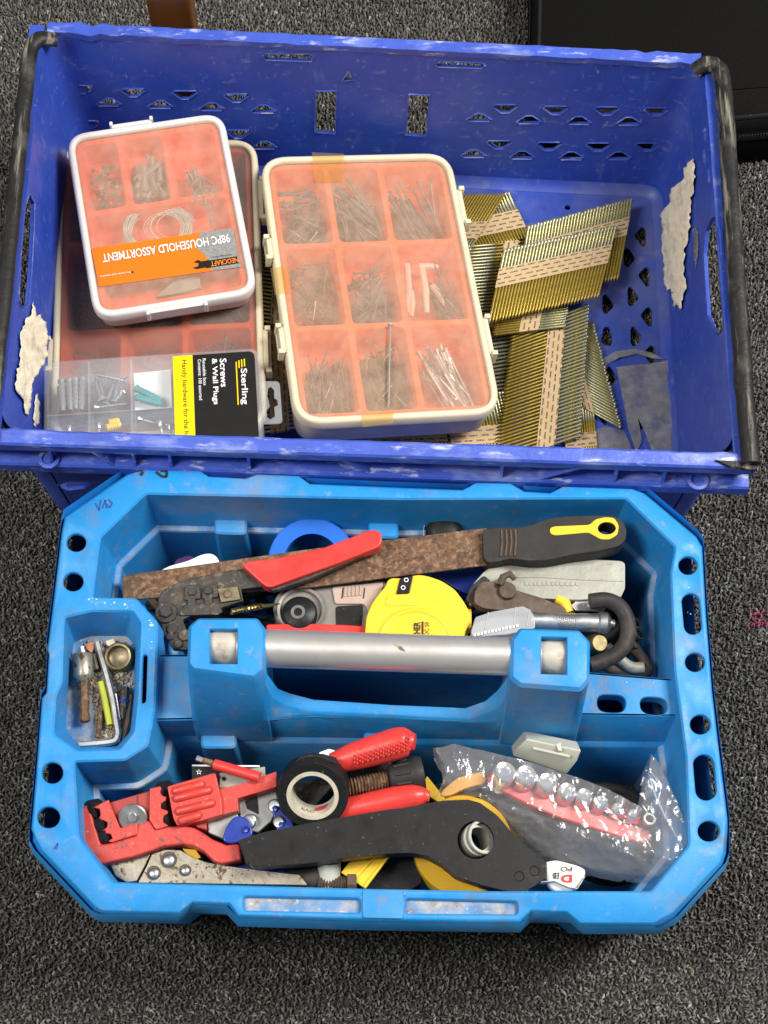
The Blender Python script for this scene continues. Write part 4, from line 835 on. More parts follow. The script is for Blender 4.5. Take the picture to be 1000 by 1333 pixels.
m = MB()                                                                     # top edge of the wall, curving up into the posts
top_ = [((338, 868), (334, 882), .200, 935), ((348, 878), (346, 894), .188, 935), ((362, 897), (355, 910), .166, 934), ((378, 903), (372, 919), .154, 932), ((408, 911), (402, 927), PZ + .002, 930), ((510, 918), (510, 931), PZ + .0015, 933), ((606, 922), (612, 937), PZ + .002, 938), ((632, 913), (640, 927), .155, 937), ((648, 899), (656, 915), .168, 936), ((660, 884), (668, 899), .187, 935), ((668, 872), (678, 890), .200, 934)]
A_in = [W(a[0], a[1], z - .0006) for a, b, z, y in top_]; A_out = [W(b[0], b[1], z) for a, b, z, y in top_]; A_lo = [Vector((o.x, W(b[0], y, PZ).y - .0012, PZ - .003)) for (a, b, z, y), o in zip(top_, A_out)]; A_bk = [p + Vector((0, .003, -.025)) for p in A_in]
m.loft([A_bk, A_in, [a.lerp(b, .85) + Vector((0, 0, .0003)) for a, b in zip(A_in, A_out)], [p + Vector((0, 0, -.001)) for p in A_out], A_lo], closed=False); obj("wall_edge", m, M['tray'], tray, smooth=50)
ta, tb_ = W(310, 843, .190), W(703, 856, .190); tx = (tb_ - ta).normalized()
m = MB(); m.tube([ta, ta.lerp(tb_, .5), tb_], .0140, 32); HT = obj("handle_tube", m, M['alu'], tray, smooth=60)
for p in (W(291, 843, .190), W(721, 856.5, .190)):
    m = MB(); m.tube([p - tx * .0118, p - tx * .0110, p + tx * .0110, p + tx * .0118], [.0130, .0138, .0138, .0130], 28); obj("tube_end", m, M['dirtytube'], HT, smooth=50)
m = MB(); m.prism([p + Vector((0, 0, .0003)) for p in (W(513, 838, .2040), W(523, 842, .2040), W(528, 848, .2040), (W(521, 846, .2040)))], (0, 0, -.0006)); obj("dried_smear", m, M['crumb'], tray)
def pilaster(pts, depth, z0=LZ + .012):
    a, b = [W(x, y, z0) for x, y in pts]; m = MB(); dx = b - a; dn = Vector((dx.y, -dx.x, 0)).normalized()
    if dn.y > 0: dn = -dn
    base = [a - dn * .012, b - dn * .012, b + dn * depth, a + dn * depth]; lo = [p + Vector((0, 0, -.085)) + (p - (a + b) / 2) * .12 for p in base]
    R1 = rnd(base, [0, 0, .004, .004], 3); R2 = rnd(lo, [0, 0, .004, .004], 3)
    m.loft([inset(R1, .0015), [p + Vector((0, 0, -.0015)) for p in R1], R2], True, False); obj("pilaster", m, M['tray'], tray, smooth=40)
for pts in ([(280, 672), (322, 673)], [(480, 677), (519, 678)], [(700, 681), (742, 682)]): pilaster(pts, .0150)
for pts in ([(262, 952), (308, 952)], [(474, 955), (517, 955)]): pilaster(pts, .0130)
def pen(pts, z, mt='ink', w=.0005):
    m = MB(); P = WL(pts, z)
    for a, b in zip(P, P[1:]):
        u = (b - a).normalized(); n = Vector((-u.y, u.x, 0)) * w; m.loft([[a - n, a + n, b + n, b - n], [p + Vector((0, 0, .0003)) for p in (a - n, a + n, b + n, b - n)]], True, True)
    obj("pen_mark", m, M[mt], tray, smooth=0)
pen([(203, 614), (210, 620), (217, 621), (217, 613), (209, 613)], TZ + .0001, w=.0011); pen([(186, 614), (183, 619)], TZ + .0001, w=.0013)
pen([(124, 655), (129, 664), (131, 651)], TZ + .0001, 'inkblue'); pen([(133, 662), (137, 651), (139, 662)], TZ + .0001, 'inkblue'); pen([(141, 650), (146, 655), (143, 661), (139, 657)], TZ + .0001, 'inkblue')
pen([(70, 1105), (75, 1098), (73, 1106)], TZ + .0001, 'inkblue')
# ---------------------------------------------------------------- debris, plus dark filler for shade low in the bays
def stuffbits(name, label, poly, z, n, s, mt):
    m = MB(); xs = [p[0] for p in poly]; ys = [p[1] for p in poly]; k = 0
    while k < n:
        x, y = random.uniform(min(xs), max(xs)), random.uniform(min(ys), max(ys))
        if not inside(x, y, poly): continue
        k += 1; c = W(x, y, z); r = s * random.uniform(.5, 1.4); a = random.uniform(0, 6.3); e = Vector((cos(a), sin(a), random.uniform(-.2, .2))); f = Vector((-sin(a), cos(a), random.uniform(-.2, .4)))
        m.loft([[c + e * r + f * r * .4, c - e * r * .6 + f * r * .5, c - e * r - f * r * .3, c + e * r * .5 - f * r * .6], [c + e * r * .6 + Vector((0, 0, r * .7)), c + f * r * .4 + Vector((0, 0, r * .6)), c - e * r * .7 + Vector((0, 0, r * .5)), c - f * r * .4 + Vector((0, 0, r * .8))]], True, True)
    o = solo(name, m, mt, label, "debris", kind="stuff", smooth=0); return o
stuffbits("debris", "wood and plaster crumbs littering the small cup of the blue tray", [(110, 835), (172, 838), (172, 935), (150, 968), (128, 965), (120, 900), (104, 850)], .1225, 560, .0017, M['crumb'])
stuffbits("debris", "dark dirt and offcuts filling in for shade on the floor of the rear bay", [(190, 760), (860, 770), (870, 850), (200, 840)], .0135, 300, .006, M['rustdark'])  # dark bits hide the bare blue floor and deepen its shade
stuffbits("debris", "dark dirt and offcuts filling in for shade on the floor of the front bay", [(150, 1020), (870, 1020), (860, 1120), (160, 1120)], .0135, 300, .006, M['rustdark'])
def filler(name, label, cx, cy, z, rx, ry, turns, r, mt, seed):
    rs = random.Random(seed); m = MB(); c = W(cx, cy, z); P = []
    for i in range(turns * 28):
        a = 2 * pi * i / 28; k = 1 + .12 * sin(a * .37 + seed); P.append(c + Vector((rx * k * cos(a) + .004 * sin(a * .23), ry * k * sin(a), .0035 * i / 28 + .006 * sin(a * .61 + seed))))
    m.tube(P, r, 8); solo(name, m, mt, label, "filler", smooth=60)
filler("shade_filler", "added shade-deepening black coiled cable low in the rear bay below the tools", 430, 800, .045, .10, .026, 9, .0045, M['blackmatte'], 1)  # black coils added so the shaded bay floors stay dark
filler("shade_filler", "added shade-deepening black coiled cable low in the right end of the rear bay", 730, 815, .045, .045, .026, 9, .0045, M['blackmatte'], 2)
filler("shade_filler", "added shade-deepening black coiled cable low in the front bay below the tools", 480, 1085, .040, .15, .030, 10, .0048, M['blackmatte'], 3)
filler("shade_filler", "added shade-deepening black coiled cable low in the right end of the front bay", 790, 1090, .040, .035, .030, 9, .0048, M['blackmatte'], 4)
# ---------------------------------------------------------------- tools in the rear bay
def zl(xa, za, xb, zb): s = (zb - za) / (xb - xa); return (za - s * xa, s, 0)      # level that slopes along the photo's x
def zv(z, x, y): return z if isinstance(z, (int, float)) else z[0] + z[1] * x + z[2] * y
def slab(pts, z, th, r=0, holes=(), n=4, m=None):
    P = WL(pts, z); P = rnd(P, r, n) if r else P
    m = m or MB(); m.prism(P, (0, 0, -th), [WL(h, z) for h in holes]); return m
def rod(pts, z, rad, seg=12, m=None, squash=1, step=None):
    m = m or MB(); P = [W(x, y, zv(z, x, y)) for x, y in pts]
    if step: P = rnd_open(P, .01, 5, step); rad = rad if isinstance(rad, (int, float)) else np.interp(np.linspace(0, 1, len(P)), np.linspace(0, 1, len(rad)), rad).tolist()
    m.tube(P, rad, seg, squash=squash); return m
def disc(x, y, z, r, h, axis=(0, 0, 1), m=None, seg=20, ch=.0006):
    m = m or MB(); m.lathe([(0, 0), (r - ch, 0), (r, -ch), (r, -h)], W(x, y, z), axis, seg); return m
def base_of(pts, z): c = sum(WL(pts, z), Vector()) / len(pts); return Vector((c.x, c.y, c.z - .012))
# long rusty blade with a rubber handle
zB = zl(160, .120, 800, .146)
bl = thing("long_knife", "long tool with a wide rusty blade and black handle with a yellow loop", "knife", base_of([(480, 730)], .13))
obj("blade", slab([(159, 749), (400, 715), (634, 687), (638, 735), (400, 765), (160, 781)], zB, .0026), M['rust'], bl, bevel=.0006)
HP = [(628, 690), (636, 688), (650, 686), (668, 687), (690, 684), (712, 675), (740, 671.5), (770, 671), (798, 671), (810, 677), (816, 688), (815, 702), (806, 711), (780, 717), (745, 722), (715, 729), (690, 730), (665, 727), (648, 731), (635, 733), (629, 726)]
hole = ell(790, 687.5, 11, 7.5, 16); hz = (zB[0] + .006, zB[1], 0)
kh = obj("handle", slab(HP, hz, .020, .003, [hole], 2), M['blackmatte'], bl, bevel=.0050, seg=4)
ring = [(716, 687), (722, 685), (768, 683), (775, 676), (788, 673), (800, 674), (806, 684), (804, 696), (794, 702), (782, 702), (772, 696), (766, 693), (722, 697), (716, 694)]
obj("yellow_loop", slab(ring, (hz[0] + .0008, hz[1], 0), .004, .002, [ell(790, 687.5, 12, 8.2, 16)], 2), M['yellow'], kh, bevel=.0009)
m = MB()
for x in (653, 659, 665, 671): m = rod([(x, 690), (x + 1, 706), (x - 1, 724)], (hz[0] + .0002, hz[1], 0), .0011, 6, m)
obj("grip_groove", m, M['rustdark'], kh)
# crimper
zc = .138
cr = thing("crimping_pliers", "black crimping pliers with red dipped handles lying over the rusty blade", "pliers", base_of([(300, 790)], zc))
obj("jaw", slab([(206, 800), (206, 780), (210, 770), (222, 762), (245, 753), (280, 746), (316, 740), (332, 754), (347, 763), (314, 767), (317, 782), (290, 790), (282, 799), (250, 801), (238, 807), (243, 820), (250, 834), (244, 846), (225, 845), (214, 826)], zc, .0055), M['blackiron'], cr, bevel=.0009, label="greasy black upper jaw")
m = slab([(232, 800), (240, 787), (284, 784), (290, 796), (284, 800), (236, 801)], zc + .002, .003); obj("lower_jaw", m, M['blackiron'], cr, bevel=.0008)
for q in ([(241, 762), (259, 760), (261, 779), (254, 780), (254, 788), (245, 788), (244, 781), (240, 781)], [(264, 763), (282, 760), (284, 777), (276, 778), (276, 786), (267, 787), (266, 779), (263, 779)]): obj("die_plate", slab(q, zc + .0024, .003), M['blackiron'], cr, bevel=.0006)
obj("die_plate", slab([(283, 766), (309, 763), (313, 780), (288, 784)], zc + .003, .003), M['brassplate'], cr, bevel=.0006, label="grubby brass coloured plate")
for x, y, r in ((250, 770, .0030), (271, 768, .0032), (296, 773, .0030)):
    m = disc(x, y, zc + .0046, r, .003, seg=14); p = W(x, y, zc + .0047); m.box(p + Vector((-r * .8, -.0004, -.0004)), (r * 1.6, 0, 0), (0, .0008, 0), (0, 0, .0005)); obj("screw_head", m, M['brassplate'] if x > 290 else M['blackiron'], cr)
for x, y, r in ((216, 797, .0085), (224, 818, .0042), (240, 826, .0050), (221, 828, .0030), (232, 838, .0034)):
    m = disc(x, y, zc + .0022, r, .004, seg=20)
    if r > .006: m.lathe([(0, .0026), (.0044, .0026), (.005, .002), (.005, 0)], W(x, y, zc + .0022), (0, 0, 1), 6)
    obj("rivet", m, M['blackiron'], cr)
obj("handle", slab([(314, 736), (322, 730), (360, 726), (420, 713), (480, 690), (490, 689), (496, 693), (498, 702), (495, 711), (440, 733), (390, 751), (352, 765), (345, 763)], zl(314, zc + .006, 498, zc + .014), .012, .002, (), 2), M['redgrip'], cr, bevel=.004, seg=4)
obj("handle_spine", slab([(345, 764), (390, 752), (440, 735), (492, 713), (490, 716), (400, 755), (356, 769)], zl(314, zc + .002, 498, zc + .008), .006), M['blackiron'], cr, bevel=.0006)
obj("lower_handle", slab([(346, 812), (400, 811), (450, 813), (484, 815), (498, 818), (504, 827), (503, 838), (440, 836), (346, 834)], zc - .010, .010, .002, (), 2), M['redgrip'], cr, bevel=.003, seg=3)
obj("rivet", disc(488, 819, zc - .0085, .0022, .002), M['rustdark'], cr)
# brass drill
m = MB(); a, b = W(302, 796, zc + .004), W(341, 789, zc + .006); P = []; 
for st in (0, pi): m.tube([a.lerp(b, k / 40) + Vector((0, cos(k * .75 + st) * .0014, sin(k * .75 + st) * .0014)) for k in range(41)], .0015, 6)
c, d = W(352, 788, zc + .006), W(365, 786, zc + .006); m.tube([b, c, c.lerp(d, .3), d], [.0018, .0017, .0012, .0004], 8)
solo("drill_bit", m, M['brass'], "thin brass coloured drill bit pointing at the black knob", "drill bit")
# dusty plastic reel tool
zr = .122
rl = thing("plastic_reel", "dusty smoky plastic tool with a round black knob next to the yellow tape measure", "reel tool", base_of([(430, 790)], zr))
obj("casing", slab([(355, 793), (357, 780), (364, 769), (378, 763), (400, 762), (450, 758), (503, 754), (512, 790), (490, 826), (400, 826), (370, 816), (358, 805)], zr, .026, .003, (), 3), M['smoke'], rl, bevel=.004, seg=3)
m = MB(); m.lathe([(.0155, -.004), (.0165, .002), (.0185, .003), (.0185, -.002)], W(392, 795, zr + .001), (0, 0, 1), 32); obj("collar", m, M['smoke'], rl)
m = disc(390, 797, zr + .007, .0138, .010, ch=.002, seg=32); kb = obj("knob", m, M['black'], rl, smooth=50)
m = MB(); m.lathe([(.0030, -.0002), (.0034, .001), (.0056, .001), (.0060, -.0005)], W(388, 797, zr + .007), (0, 0, 1), 24); obj("knob_nut", m, M['dullsteel'], kb, smooth=50)
vp = obj("vent_panel", slab([(432, 764), (500, 757), (492, 790), (482, 800), (474, 786), (436, 786)], zr + .002, .003, .002, (), 2), M['pinkgrey'], rl, bevel=.0008)
for k in range(5): obj("vent_rib", rod([(450 + k * 5, 764 - k * .4), (449 + k * 5, 777 - k * .4)], zr + .0022, .0011, 6), M['pinkgrey'], vp)
for x in (446, 474): obj("vent_slot", slab([(x, 765), (x + 1.6, 765), (x, 779), (x - 1.6, 779)], zr + .0024, .001), M['ink'], vp)
obj("window", slab([(437, 789), (473, 787), (470, 818), (438, 818)], zr + .0012, .003, .002, (), 2), M['black'], rl, bevel=.0005)
m = MB()
for k in range(7): m = slab([(450 + k * 6, 755 - k * .5), (452 + k * 6, 754.8 - k * .5), (452 + k * 6, 758 - k * .5), (450 + k * 6, 758.4 - k * .5)], zr + .003, .004, m=m)
obj("tooth_row", m, M['black'], rl)
# tape measure
zt_ = .136
tm = thing("tape_measure", "round yellow tape measure with black lettering and a black lock button", "tape measure", base_of([(545, 805)], zt_))
TP = [(475, 826), (477, 803), (484, 786), (495, 771), (503, 762), (504, 756), (510, 752), (520, 753), (545, 748), (558, 750), (575, 756), (592, 767), (604, 783), (610, 794), (613, 801), (612, 812), (606, 820), (604, 838), (596, 855), (560, 866), (500, 862), (480, 846)]
obj("case", slab(TP, zt_, .034, .003, (), 2), M['yellow'], tm, bevel=.0042, seg=4)
c = W(541, 838, zt_); m = MB(); K = 40
A = [pi * .02 + pi * .96 * k / K for k in range(K + 1)]
m.loft([[c + Vector((r * cos(a), r * .98 * sin(a), h)) for a in A] for r, h in ((.0300, .0001), (.0290, .0010), (.0270, .0011), (.0262, .0004), (.0255, .0001))], closed=False); obj("dial_ridge", m, M['yellow'], tm, smooth=60)
m = slab([(507, 771), (512, 778), (540, 781), (545, 788), (502, 789), (503, 778)], zt_ + .0006, .001, .0015, (), 2); obj("shoulder", m, M['yellow'], tm, bevel=.0004)
m = slab([(521, 752), (538, 749), (533, 772), (516, 773)], zt_ + .0018, .006, .001, (), 2); lb_ = obj("lock_button", m, M['black'], tm, bevel=.0008)
for x, y in ((529, 755), (525, 765)): m = MB(); m.lathe([(.0012, .0002), (.0018, .0002), (.0018, -.0005)], W(x, y, zt_ + .0019), (0, 0, 1), 14); obj("button_mark", m, M['labelwhite'], lb_)
obj("hook", slab([(609, 792), (614, 793), (614, 816), (610, 818)], zt_ - .004, .014), M['yellow'], tm, bevel=.0006)
def up_text(body, xb, xt, y0, y1, mt, par, z, fat=0):
    o_ = W(xb, y0, z); ux = W(xb, y1, z) - o_; uy = W(xt, y0, z) - o_; lettering(body, o_, ux, uy, mt, par, fat)
up_text("CHER", 547.5, 538.5, 831, 809.5, M['ink'], tm, zt_ + .0004, .03); up_text("DDC 50", 558.5, 553, 832, 810, M['ink'], tm, zt_ + .0004, .005)
obj("label_bar", slab([(549, 809), (551.5, 809), (551.5, 834), (549, 834)], zt_ + .0006, .0004), M['ink'], tm, smooth=0)
# blue tape roll, cap, white piece
m = MB(); m.lathe([(.0225, 0), (.0345, 0), (.0352, -.0008), (.0352, -.0180), (.0345, -.0188), (.0225, -.0188)], W(406, 731, .112), (0, -.28, 1), 48, closed=True)
solo("tape_roll", m, M['ablue'], "roll of bright blue tape leaning at the back wall behind the red handle", "tape roll", smooth=35)
wp = thing("white_cap", "white rounded plastic piece with a purple edge in the rear left of the tray", "plastic piece", base_of([(245, 735)], .112))
obj("shell", slab([(206, 752), (208, 742), (220, 736), (245, 729), (262, 721), (274, 719), (283, 724), (287, 735), (280, 748), (245, 756)], .118, .016, .003, (), 2), M['white'], wp, bevel=.004, seg=4)
obj("purple_edge", slab([(225, 735), (230, 727), (246, 722), (253, 725), (250, 732)], .114, .012, .002, (), 2), M['purple'], wp, bevel=.002)
m = MB(); m.lathe([(0, .0035), (.008, .003), (.0128, .0008), (.0142, -.003), (.0146, -.030)], W(578, 690, .118), (0, -.1, 1), 28)
cp = thing("bottle_cap", "black domed bottle cap with a white band at the back wall", "cap", base_of([(578, 690)], .09)); obj("dome", m, M['black'], cp, smooth=50)
m = MB(); m.lathe([(.0149, -.004), (.0153, -.005), (.0153, -.009), (.0149, -.010)], W(576, 690, .118), (0, -.1, 1), 28); obj("white_band", m, M['white'], cp)
# die cast knife
zk = .132
kn = thing("utility_knife", "dirty grey die-cast utility knife under the black handle", "utility knife", base_of([(730, 755)], zk))
obj("body", slab([(608, 776), (616, 760), (630, 744), (648, 733), (671, 725), (744, 726.5), (809, 730), (814, 733), (814, 766), (808, 778), (755, 781), (702, 779), (660, 770), (630, 786), (612, 788)], zk, .020, .002, (), 2), M['diecast'], kn, bevel=.0042, seg=4)
m = slab([(655, 756), (668, 748), (700, 748), (756, 752), (812, 755), (812, 757), (756, 755), (700, 751.5), (669, 752), (657, 759)], zk + .0006, .001); obj("seam_ridge", m, M['diecast'], kn, bevel=.0003)
m = MB(); x = 683
while x < 752: w_ = random.uniform(3, 5.5); m = slab([(x, 757), (x + w_, 757.4), (x + w_, 762.5), (x, 762)], zk + .0006, .0008, m=m); x += w_ + 1.6
obj("embossed_mark", m, M['diecast'], kn, bevel=.0003, kind="stuff")
obj("nose", slab([(606, 780), (612, 764), (630, 748), (640, 756), (626, 774), (618, 790)], zk + .001, .016, .002, (), 2), M['blackmatte'], kn, bevel=.003, seg=3)
rp = thing("rusty_pliers", "small rust-brown pliers end lying across the grey knife", "pliers", base_of([(670, 775)], .138))
obj("jaw", slab([(617, 785), (618, 770), (626, 757), (640, 756), (650, 761), (672, 768), (705, 778), (735, 790), (738, 798), (700, 800), (660, 795), (630, 792)], zl(617, .141, 738, .134), .010, .003, (), 2), M['rustdark'], rp, bevel=.0025, seg=3)
obj("pivot", disc(661, 768, .1425, .0068, .006), M['rustdark'], rp, bevel=.0005); obj("lever", rod([(651, 762), (655, 751), (664, 747), (670, 754)], .142, [.0026, .003, .003, .002], 8), M['rustdark'], rp)
m = rod([(725, 779), (735, 784), (741, 798)], .128, [.0045, .005, .004], 10); solo("yellow_tip", m, M['yellow'], "small yellow plastic tip under the grey knife", "plastic tip")
lv = thing("folding_lever", "small bright steel lever under the right end of the grey knife", "lever", base_of([(765, 787)], .128)); obj("arm", slab([(743, 788), (752, 780), (776, 779), (788, 791), (786, 797), (770, 795), (750, 795)], .129, .003), M['steel'], lv, bevel=.0006); obj("rivet", disc(769, 786, .1305, .0024, .003), M['steel'], lv)
cc = thing("clear_box", "small clear plastic box with a white toothed edge by the yellow tape", "plastic box", base_of([(655, 808)], .14))
obj("box_body", slab([(613, 822), (619, 803), (640, 796), (681, 788.5), (690, 793), (697, 803), (697, 818), (660, 826), (616, 829)], .145, .016, .0015, (), 2), M['clear'], cc, bevel=.001)
m = MB()
for x0, y0, x1, y1 in ((636, 797, 632, 819), (672, 790.5, 669, 813), (690, 794, 686, 816)): m = rod([(x0, y0), (x1, y1)], .1452, .0006, 6, m)
obj("seam", m, M['clear'], cc)
m = MB()
for k in range(13): x, y = 617 + k * 4.6, 828 - k * 1.0; m = slab([(x, y - 3), (x + 2.8, y - 3.5), (x + 2.8, y), (x, y + .5)], .1462, .002, m=m)
obj("tooth_row", m, M['white'], cc, kind="stuff")
m = MB(); a, b = W(690, 808, .138), W(803, 812, .138); t = b - a; L = t.length
m.lathe([(0, 0), (.0070, 0)] + [q for k in range(0, 22) for q in (((.0070, L * .05 + k * L * .018 + L * .42 * (k > 99)), (.0070, L * .05 + k * L * .018 + L * .010)) if k < 12 else ((.0074, L * .05 + k * L * .022), (.0068, L * .05 + k * L * .022 + L * .011)))] + [(.0072, L * .60), (.0072, L * .78), (.0084, L * .80), (.0088, L * .88), (.0070, L * .91), (.0030, L * .94), (.0034, L * .97), (0, L)], a, t, 24)
solo("anchor_bolt", m, M['steel'], "bright steel sleeve bolt pointing right beside the clear plastic box", "bolt", smooth=30)
m = rod([(768, 783), (790, 780), (808, 789), (818, 808), (818, 832), (806, 850), (788, 860), (768, 866)], .142, .0062, 14, step=.006); solo("rubber_hose", m, M['blackmatte'], "black rubber hose bent in an arc round the bolt's end", "hose", smooth=60)
m = rod([(812, 832), (824, 842), (836, 858), (846, 872), (830, 876), (800, 872), (780, 862)], .118, .0050, 10, step=.006); solo("rusty_hook", m, M['rustdark'], "rust-brown bent hook in the right corner of the rear bay", "hook", smooth=60)
m = rod([(790, 842), (806, 858), (822, 870), (838, 869)], .124, .0046, 10, step=.006); solo("grey_bracket", m, M['diecast'], "dull grey bent rod below the black hose", "rod", smooth=60)
for x, y in ((827, 812), (831, 826), (826, 838)):
    m = MB(); m.lathe([(.0035, -.0015), (.0052, -.0015), (.0052, .0015), (.0035, .0015)], W(x, y, .122), (random.uniform(-1, 1), .3, .8), 14, closed=True); solo("chain_link", m, M['blackiron'], {812: "rear dark ring behind the black hose", 826: "middle dark ring behind the black hose", 838: "front dark ring behind the black hose"}[y], "ring", "dark rings behind the hose")
m = MB(); c = W(790, 845, .118); m.lathe([(0, .006), (.006, .006), (.0075, .004), (.0075, -.02)], W(777, 838, .130), (.3, -.2, 1), 16); solo("brass_fitting", m, M['bronze'], "dirty brass fitting beside the right handle post", "fitting", smooth=40)
m = slab([(560, 745), (625, 742), (640, 758), (618, 775), (600, 770)], .105, .02, .003, (), 2); solo("dark_pouch", m, M['navy'], "dark blue-grey piece under the rusty blade beside the tape measure", "pouch", bevel=.003)
# ---------------------------------------------------------------- in the small cup
cz = .124
nd = thing("nut_driver", "rust-worn steel nut driver bit standing at the left of the small cup", "nut driver", base_of([(110, 895)], cz))
a, b = W(108, 852, cz + .008), W(110, 940, cz + .006); t = (b - a); L = t.length
m = MB(); m.lathe([(.006, .0005), (.0068, 0), (.0076, .001), (.0078, L * .33), (.0070, L * .36), (.0046, L * .42)], a, t, 20); obj("socket", m, M['spotsteel'], nd, smooth=45)
m = MB(); m.lathe([(.0046, L * .42), (.0044, L * .44), (.0042, L * .80), (.0036, L * .83), (.0036, L * .87), (.0044, L * .89), (.0044, L * .99), (.0036, L)], a, t, 6, True, True); obj("shank", m, M['rust'], nd, smooth=20)
m = MB(); m.tube([W(106, 842, cz + .009), a], [.0022, .003], 8); obj("drive_tip", m, M['steel'], nd)
m = rod([(127, 836), (129, 845), (138, 875), (147, 910), (152, 945), (154, 957), (150, 965), (140, 967), (103, 970)], cz + .007, .0026, 6, step=.008); solo("hex_key", m, M['steel'], "bent steel hex key lying across the small cup", "hex key", smooth=25)
m = rod([(131, 888), (136, 908), (143, 944)], cz + .006, .0025, 10); m2 = solo("sleeved_wire", m, M['limewire'], "short piece of green and yellow wire in the small cup", "wire")
hc = thing("brass_nut", "round tarnished brass compression nut in the back of the small cup", "nut", base_of([(157, 855)], cz))
m = MB(); m.lathe([(.0078, .004), (.0085, .0095), (.0100, .0098), (.0112, .008), (.0114, 0)], W(157, 857, cz), (-.05, -.15, 1), 28); obj("nut_wall", m, M['bronze'], hc, smooth=40)
m = MB(); m.lathe([(0, .003), (.0070, .0035), (.0079, .0042)], W(157, 857, cz), (-.05, -.15, 1), 24); obj("inner_olive", m, M['brassplate'], hc)
dv = thing("screwdriver_bit", "dark hex screwdriver bit with a blue band in the small cup", "screwdriver bit", base_of([(162, 910)], cz))
obj("shank", rod([(163, 895), (161, 922)], cz + .005, .0036, 6), M['blackiron'], dv, smooth=20); obj("blue_band", rod([(161.8, 911), (161.4, 915)], cz + .005, .0040, 12), M['navy'], dv); obj("tip", rod([(161, 922), (160, 936)], cz + .005, [.0030, .0012], 8), M['blackiron'], dv)
m = rod([(150, 904), (156, 938)], cz + .005, [.0018, .001], 8); solo("thin_nail", m, M['steel'], "thin bright nail between the hex key and the dark bit", "nail")
m = rod([(127, 960), (132, 925), (136, 915)], cz + .003, .0020, 6); solo("copper_sliver", m, M['rust'], "rust brown sliver under the green wire", "sliver")
m = rod([(160, 965), (166, 940), (170, 905)], cz + .003, .0024, 6); solo("wood_sliver", m, M['rustdark'], "dark brown sliver along the right side of the small cup", "sliver")
m = rod([(122, 852), (126, 872)], cz + .004, .0024, 8); solo("black_grub_screw", m, M['blackiron'], "short black grub screw left of the hex key in the small cup", "grub screw")
m = slab([(112, 838), (121, 835), (123, 842), (119, 850), (112, 844)], cz + .006, .003, .001); solo("copper_scrap", m, mat("copper_brown", (.42, .19, .10), .6), "copper brown scrap at the back of the small cup", "scrap", bevel=.0005)
m = slab([(137, 834), (148, 831), (151, 838), (146, 842), (139, 840)], cz + .004, .003, .001); solo("plaster_scrap", m, M['cream'], "cream plaster scrap behind the brass nut", "scrap", bevel=.0006)
# ---------------------------------------------------------------- tools in the front bay
def Z1(pts): return [(90 + x / 3.7037, 960 + y / 3.7037) for x, y in pts]
def Z2(pts): return [(230 + x / 2.857, 930 + y / 2.857) for x, y in pts]
def Z3(pts): return [(540 + x / 2.7027, 940 + y / 2.7027) for x, y in pts]
zw = .140
rw = thing("red_pipe_tool", "red painted cast pipe tool with scalloped jaws in the front bay", "pipe tool", base_of([(200, 1080)], zw))
obj("hook_jaw", slab(Z1([(62, 350), (66, 328), (96, 325), (122, 420), (152, 515), (200, 508), (322, 472), (330, 420), (385, 395), (400, 412), (418, 440), (480, 428), (560, 425), (605, 436), (645, 458), (690, 490), (760, 518), (822, 512), (832, 590), (735, 610), (700, 600), (645, 548), (600, 525), (550, 514), (460, 525), (330, 570), (165, 610), (122, 600), (75, 540)]), zw, .015), M['red'], rw, bevel=.0018, seg=3)
sc1 = Z1([(112, 338), (190, 298), (196, 318), (246, 436), (330, 412), (330, 468), (205, 506), (186, 500), (208, 486), (200, 466), (176, 462), (160, 448), (182, 432), (184, 408), (160, 398), (140, 402), (150, 372), (146, 345)])
obj("jaw_plate", slab(sc1, zw + .001, .006), M['red'], rw, bevel=.0008)
sc2 = Z1([(388, 246), (440, 234), (446, 248), (438, 262), (450, 282), (470, 284), (466, 306), (442, 318), (442, 342), (476, 352), (478, 366), (454, 380), (452, 406), (480, 426), (420, 446), (386, 396)])
obj("jaw_plate", slab(sc2, zw + .002, .007), M['red'], rw, bevel=.0008)
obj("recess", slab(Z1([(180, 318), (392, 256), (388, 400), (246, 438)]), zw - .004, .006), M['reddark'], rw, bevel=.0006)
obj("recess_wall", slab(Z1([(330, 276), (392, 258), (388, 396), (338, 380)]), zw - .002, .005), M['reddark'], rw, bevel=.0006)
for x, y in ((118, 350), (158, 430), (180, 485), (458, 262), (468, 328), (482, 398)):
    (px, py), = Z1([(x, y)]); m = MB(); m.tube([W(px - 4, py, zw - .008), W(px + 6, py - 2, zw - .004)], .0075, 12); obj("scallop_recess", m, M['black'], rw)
m = MB(); a = W(173, 1066, zw + .001); m.lathe([(0, 0), (.0030, 0), (.0035, -.001), (.0035, -.003)], a + Vector((0, 0, .003)), (.05, -.5, 1), 14); m.lathe([(0, 0), (.0095, 0), (.0105, -.001), (.0105, -.0034), (.0095, -.0044)], a, (.05, -.5, 1), 24); obj("thumb_nut", m, M['steel'], rw, smooth=40)
rb_ = obj("ribbed_block", slab(Z1([(472, 236), (690, 172), (706, 172), (718, 230), (735, 300), (738, 372), (640, 402), (520, 425), (502, 390), (490, 330)]), zw + .006, .020, .0015), M['red'], rw, bevel=.0025, seg=3)
for x0, y0, x1, y1 in ((495, 262, 655, 222), (500, 298, 690, 250), (510, 360, 705, 312), (525, 405, 640, 372)):
    obj("rib", rod(Z1([(x0, y0), (x0 + 12, y0 - 3), (x1 - 12, y1 + 3), (x1, y1)]), zw + .0062, [.0015, .0032, .0032, .0015], 10, squash=.8), M['red'], rb_, smooth=60)
obj("arm", slab(Z1([(716, 250), (820, 226), (1000, 164), (1000, 238), (900, 268), (812, 294), (816, 352), (738, 374)]), zw + .003, .012, .001), M['red'], rw, bevel=.0016, seg=3)
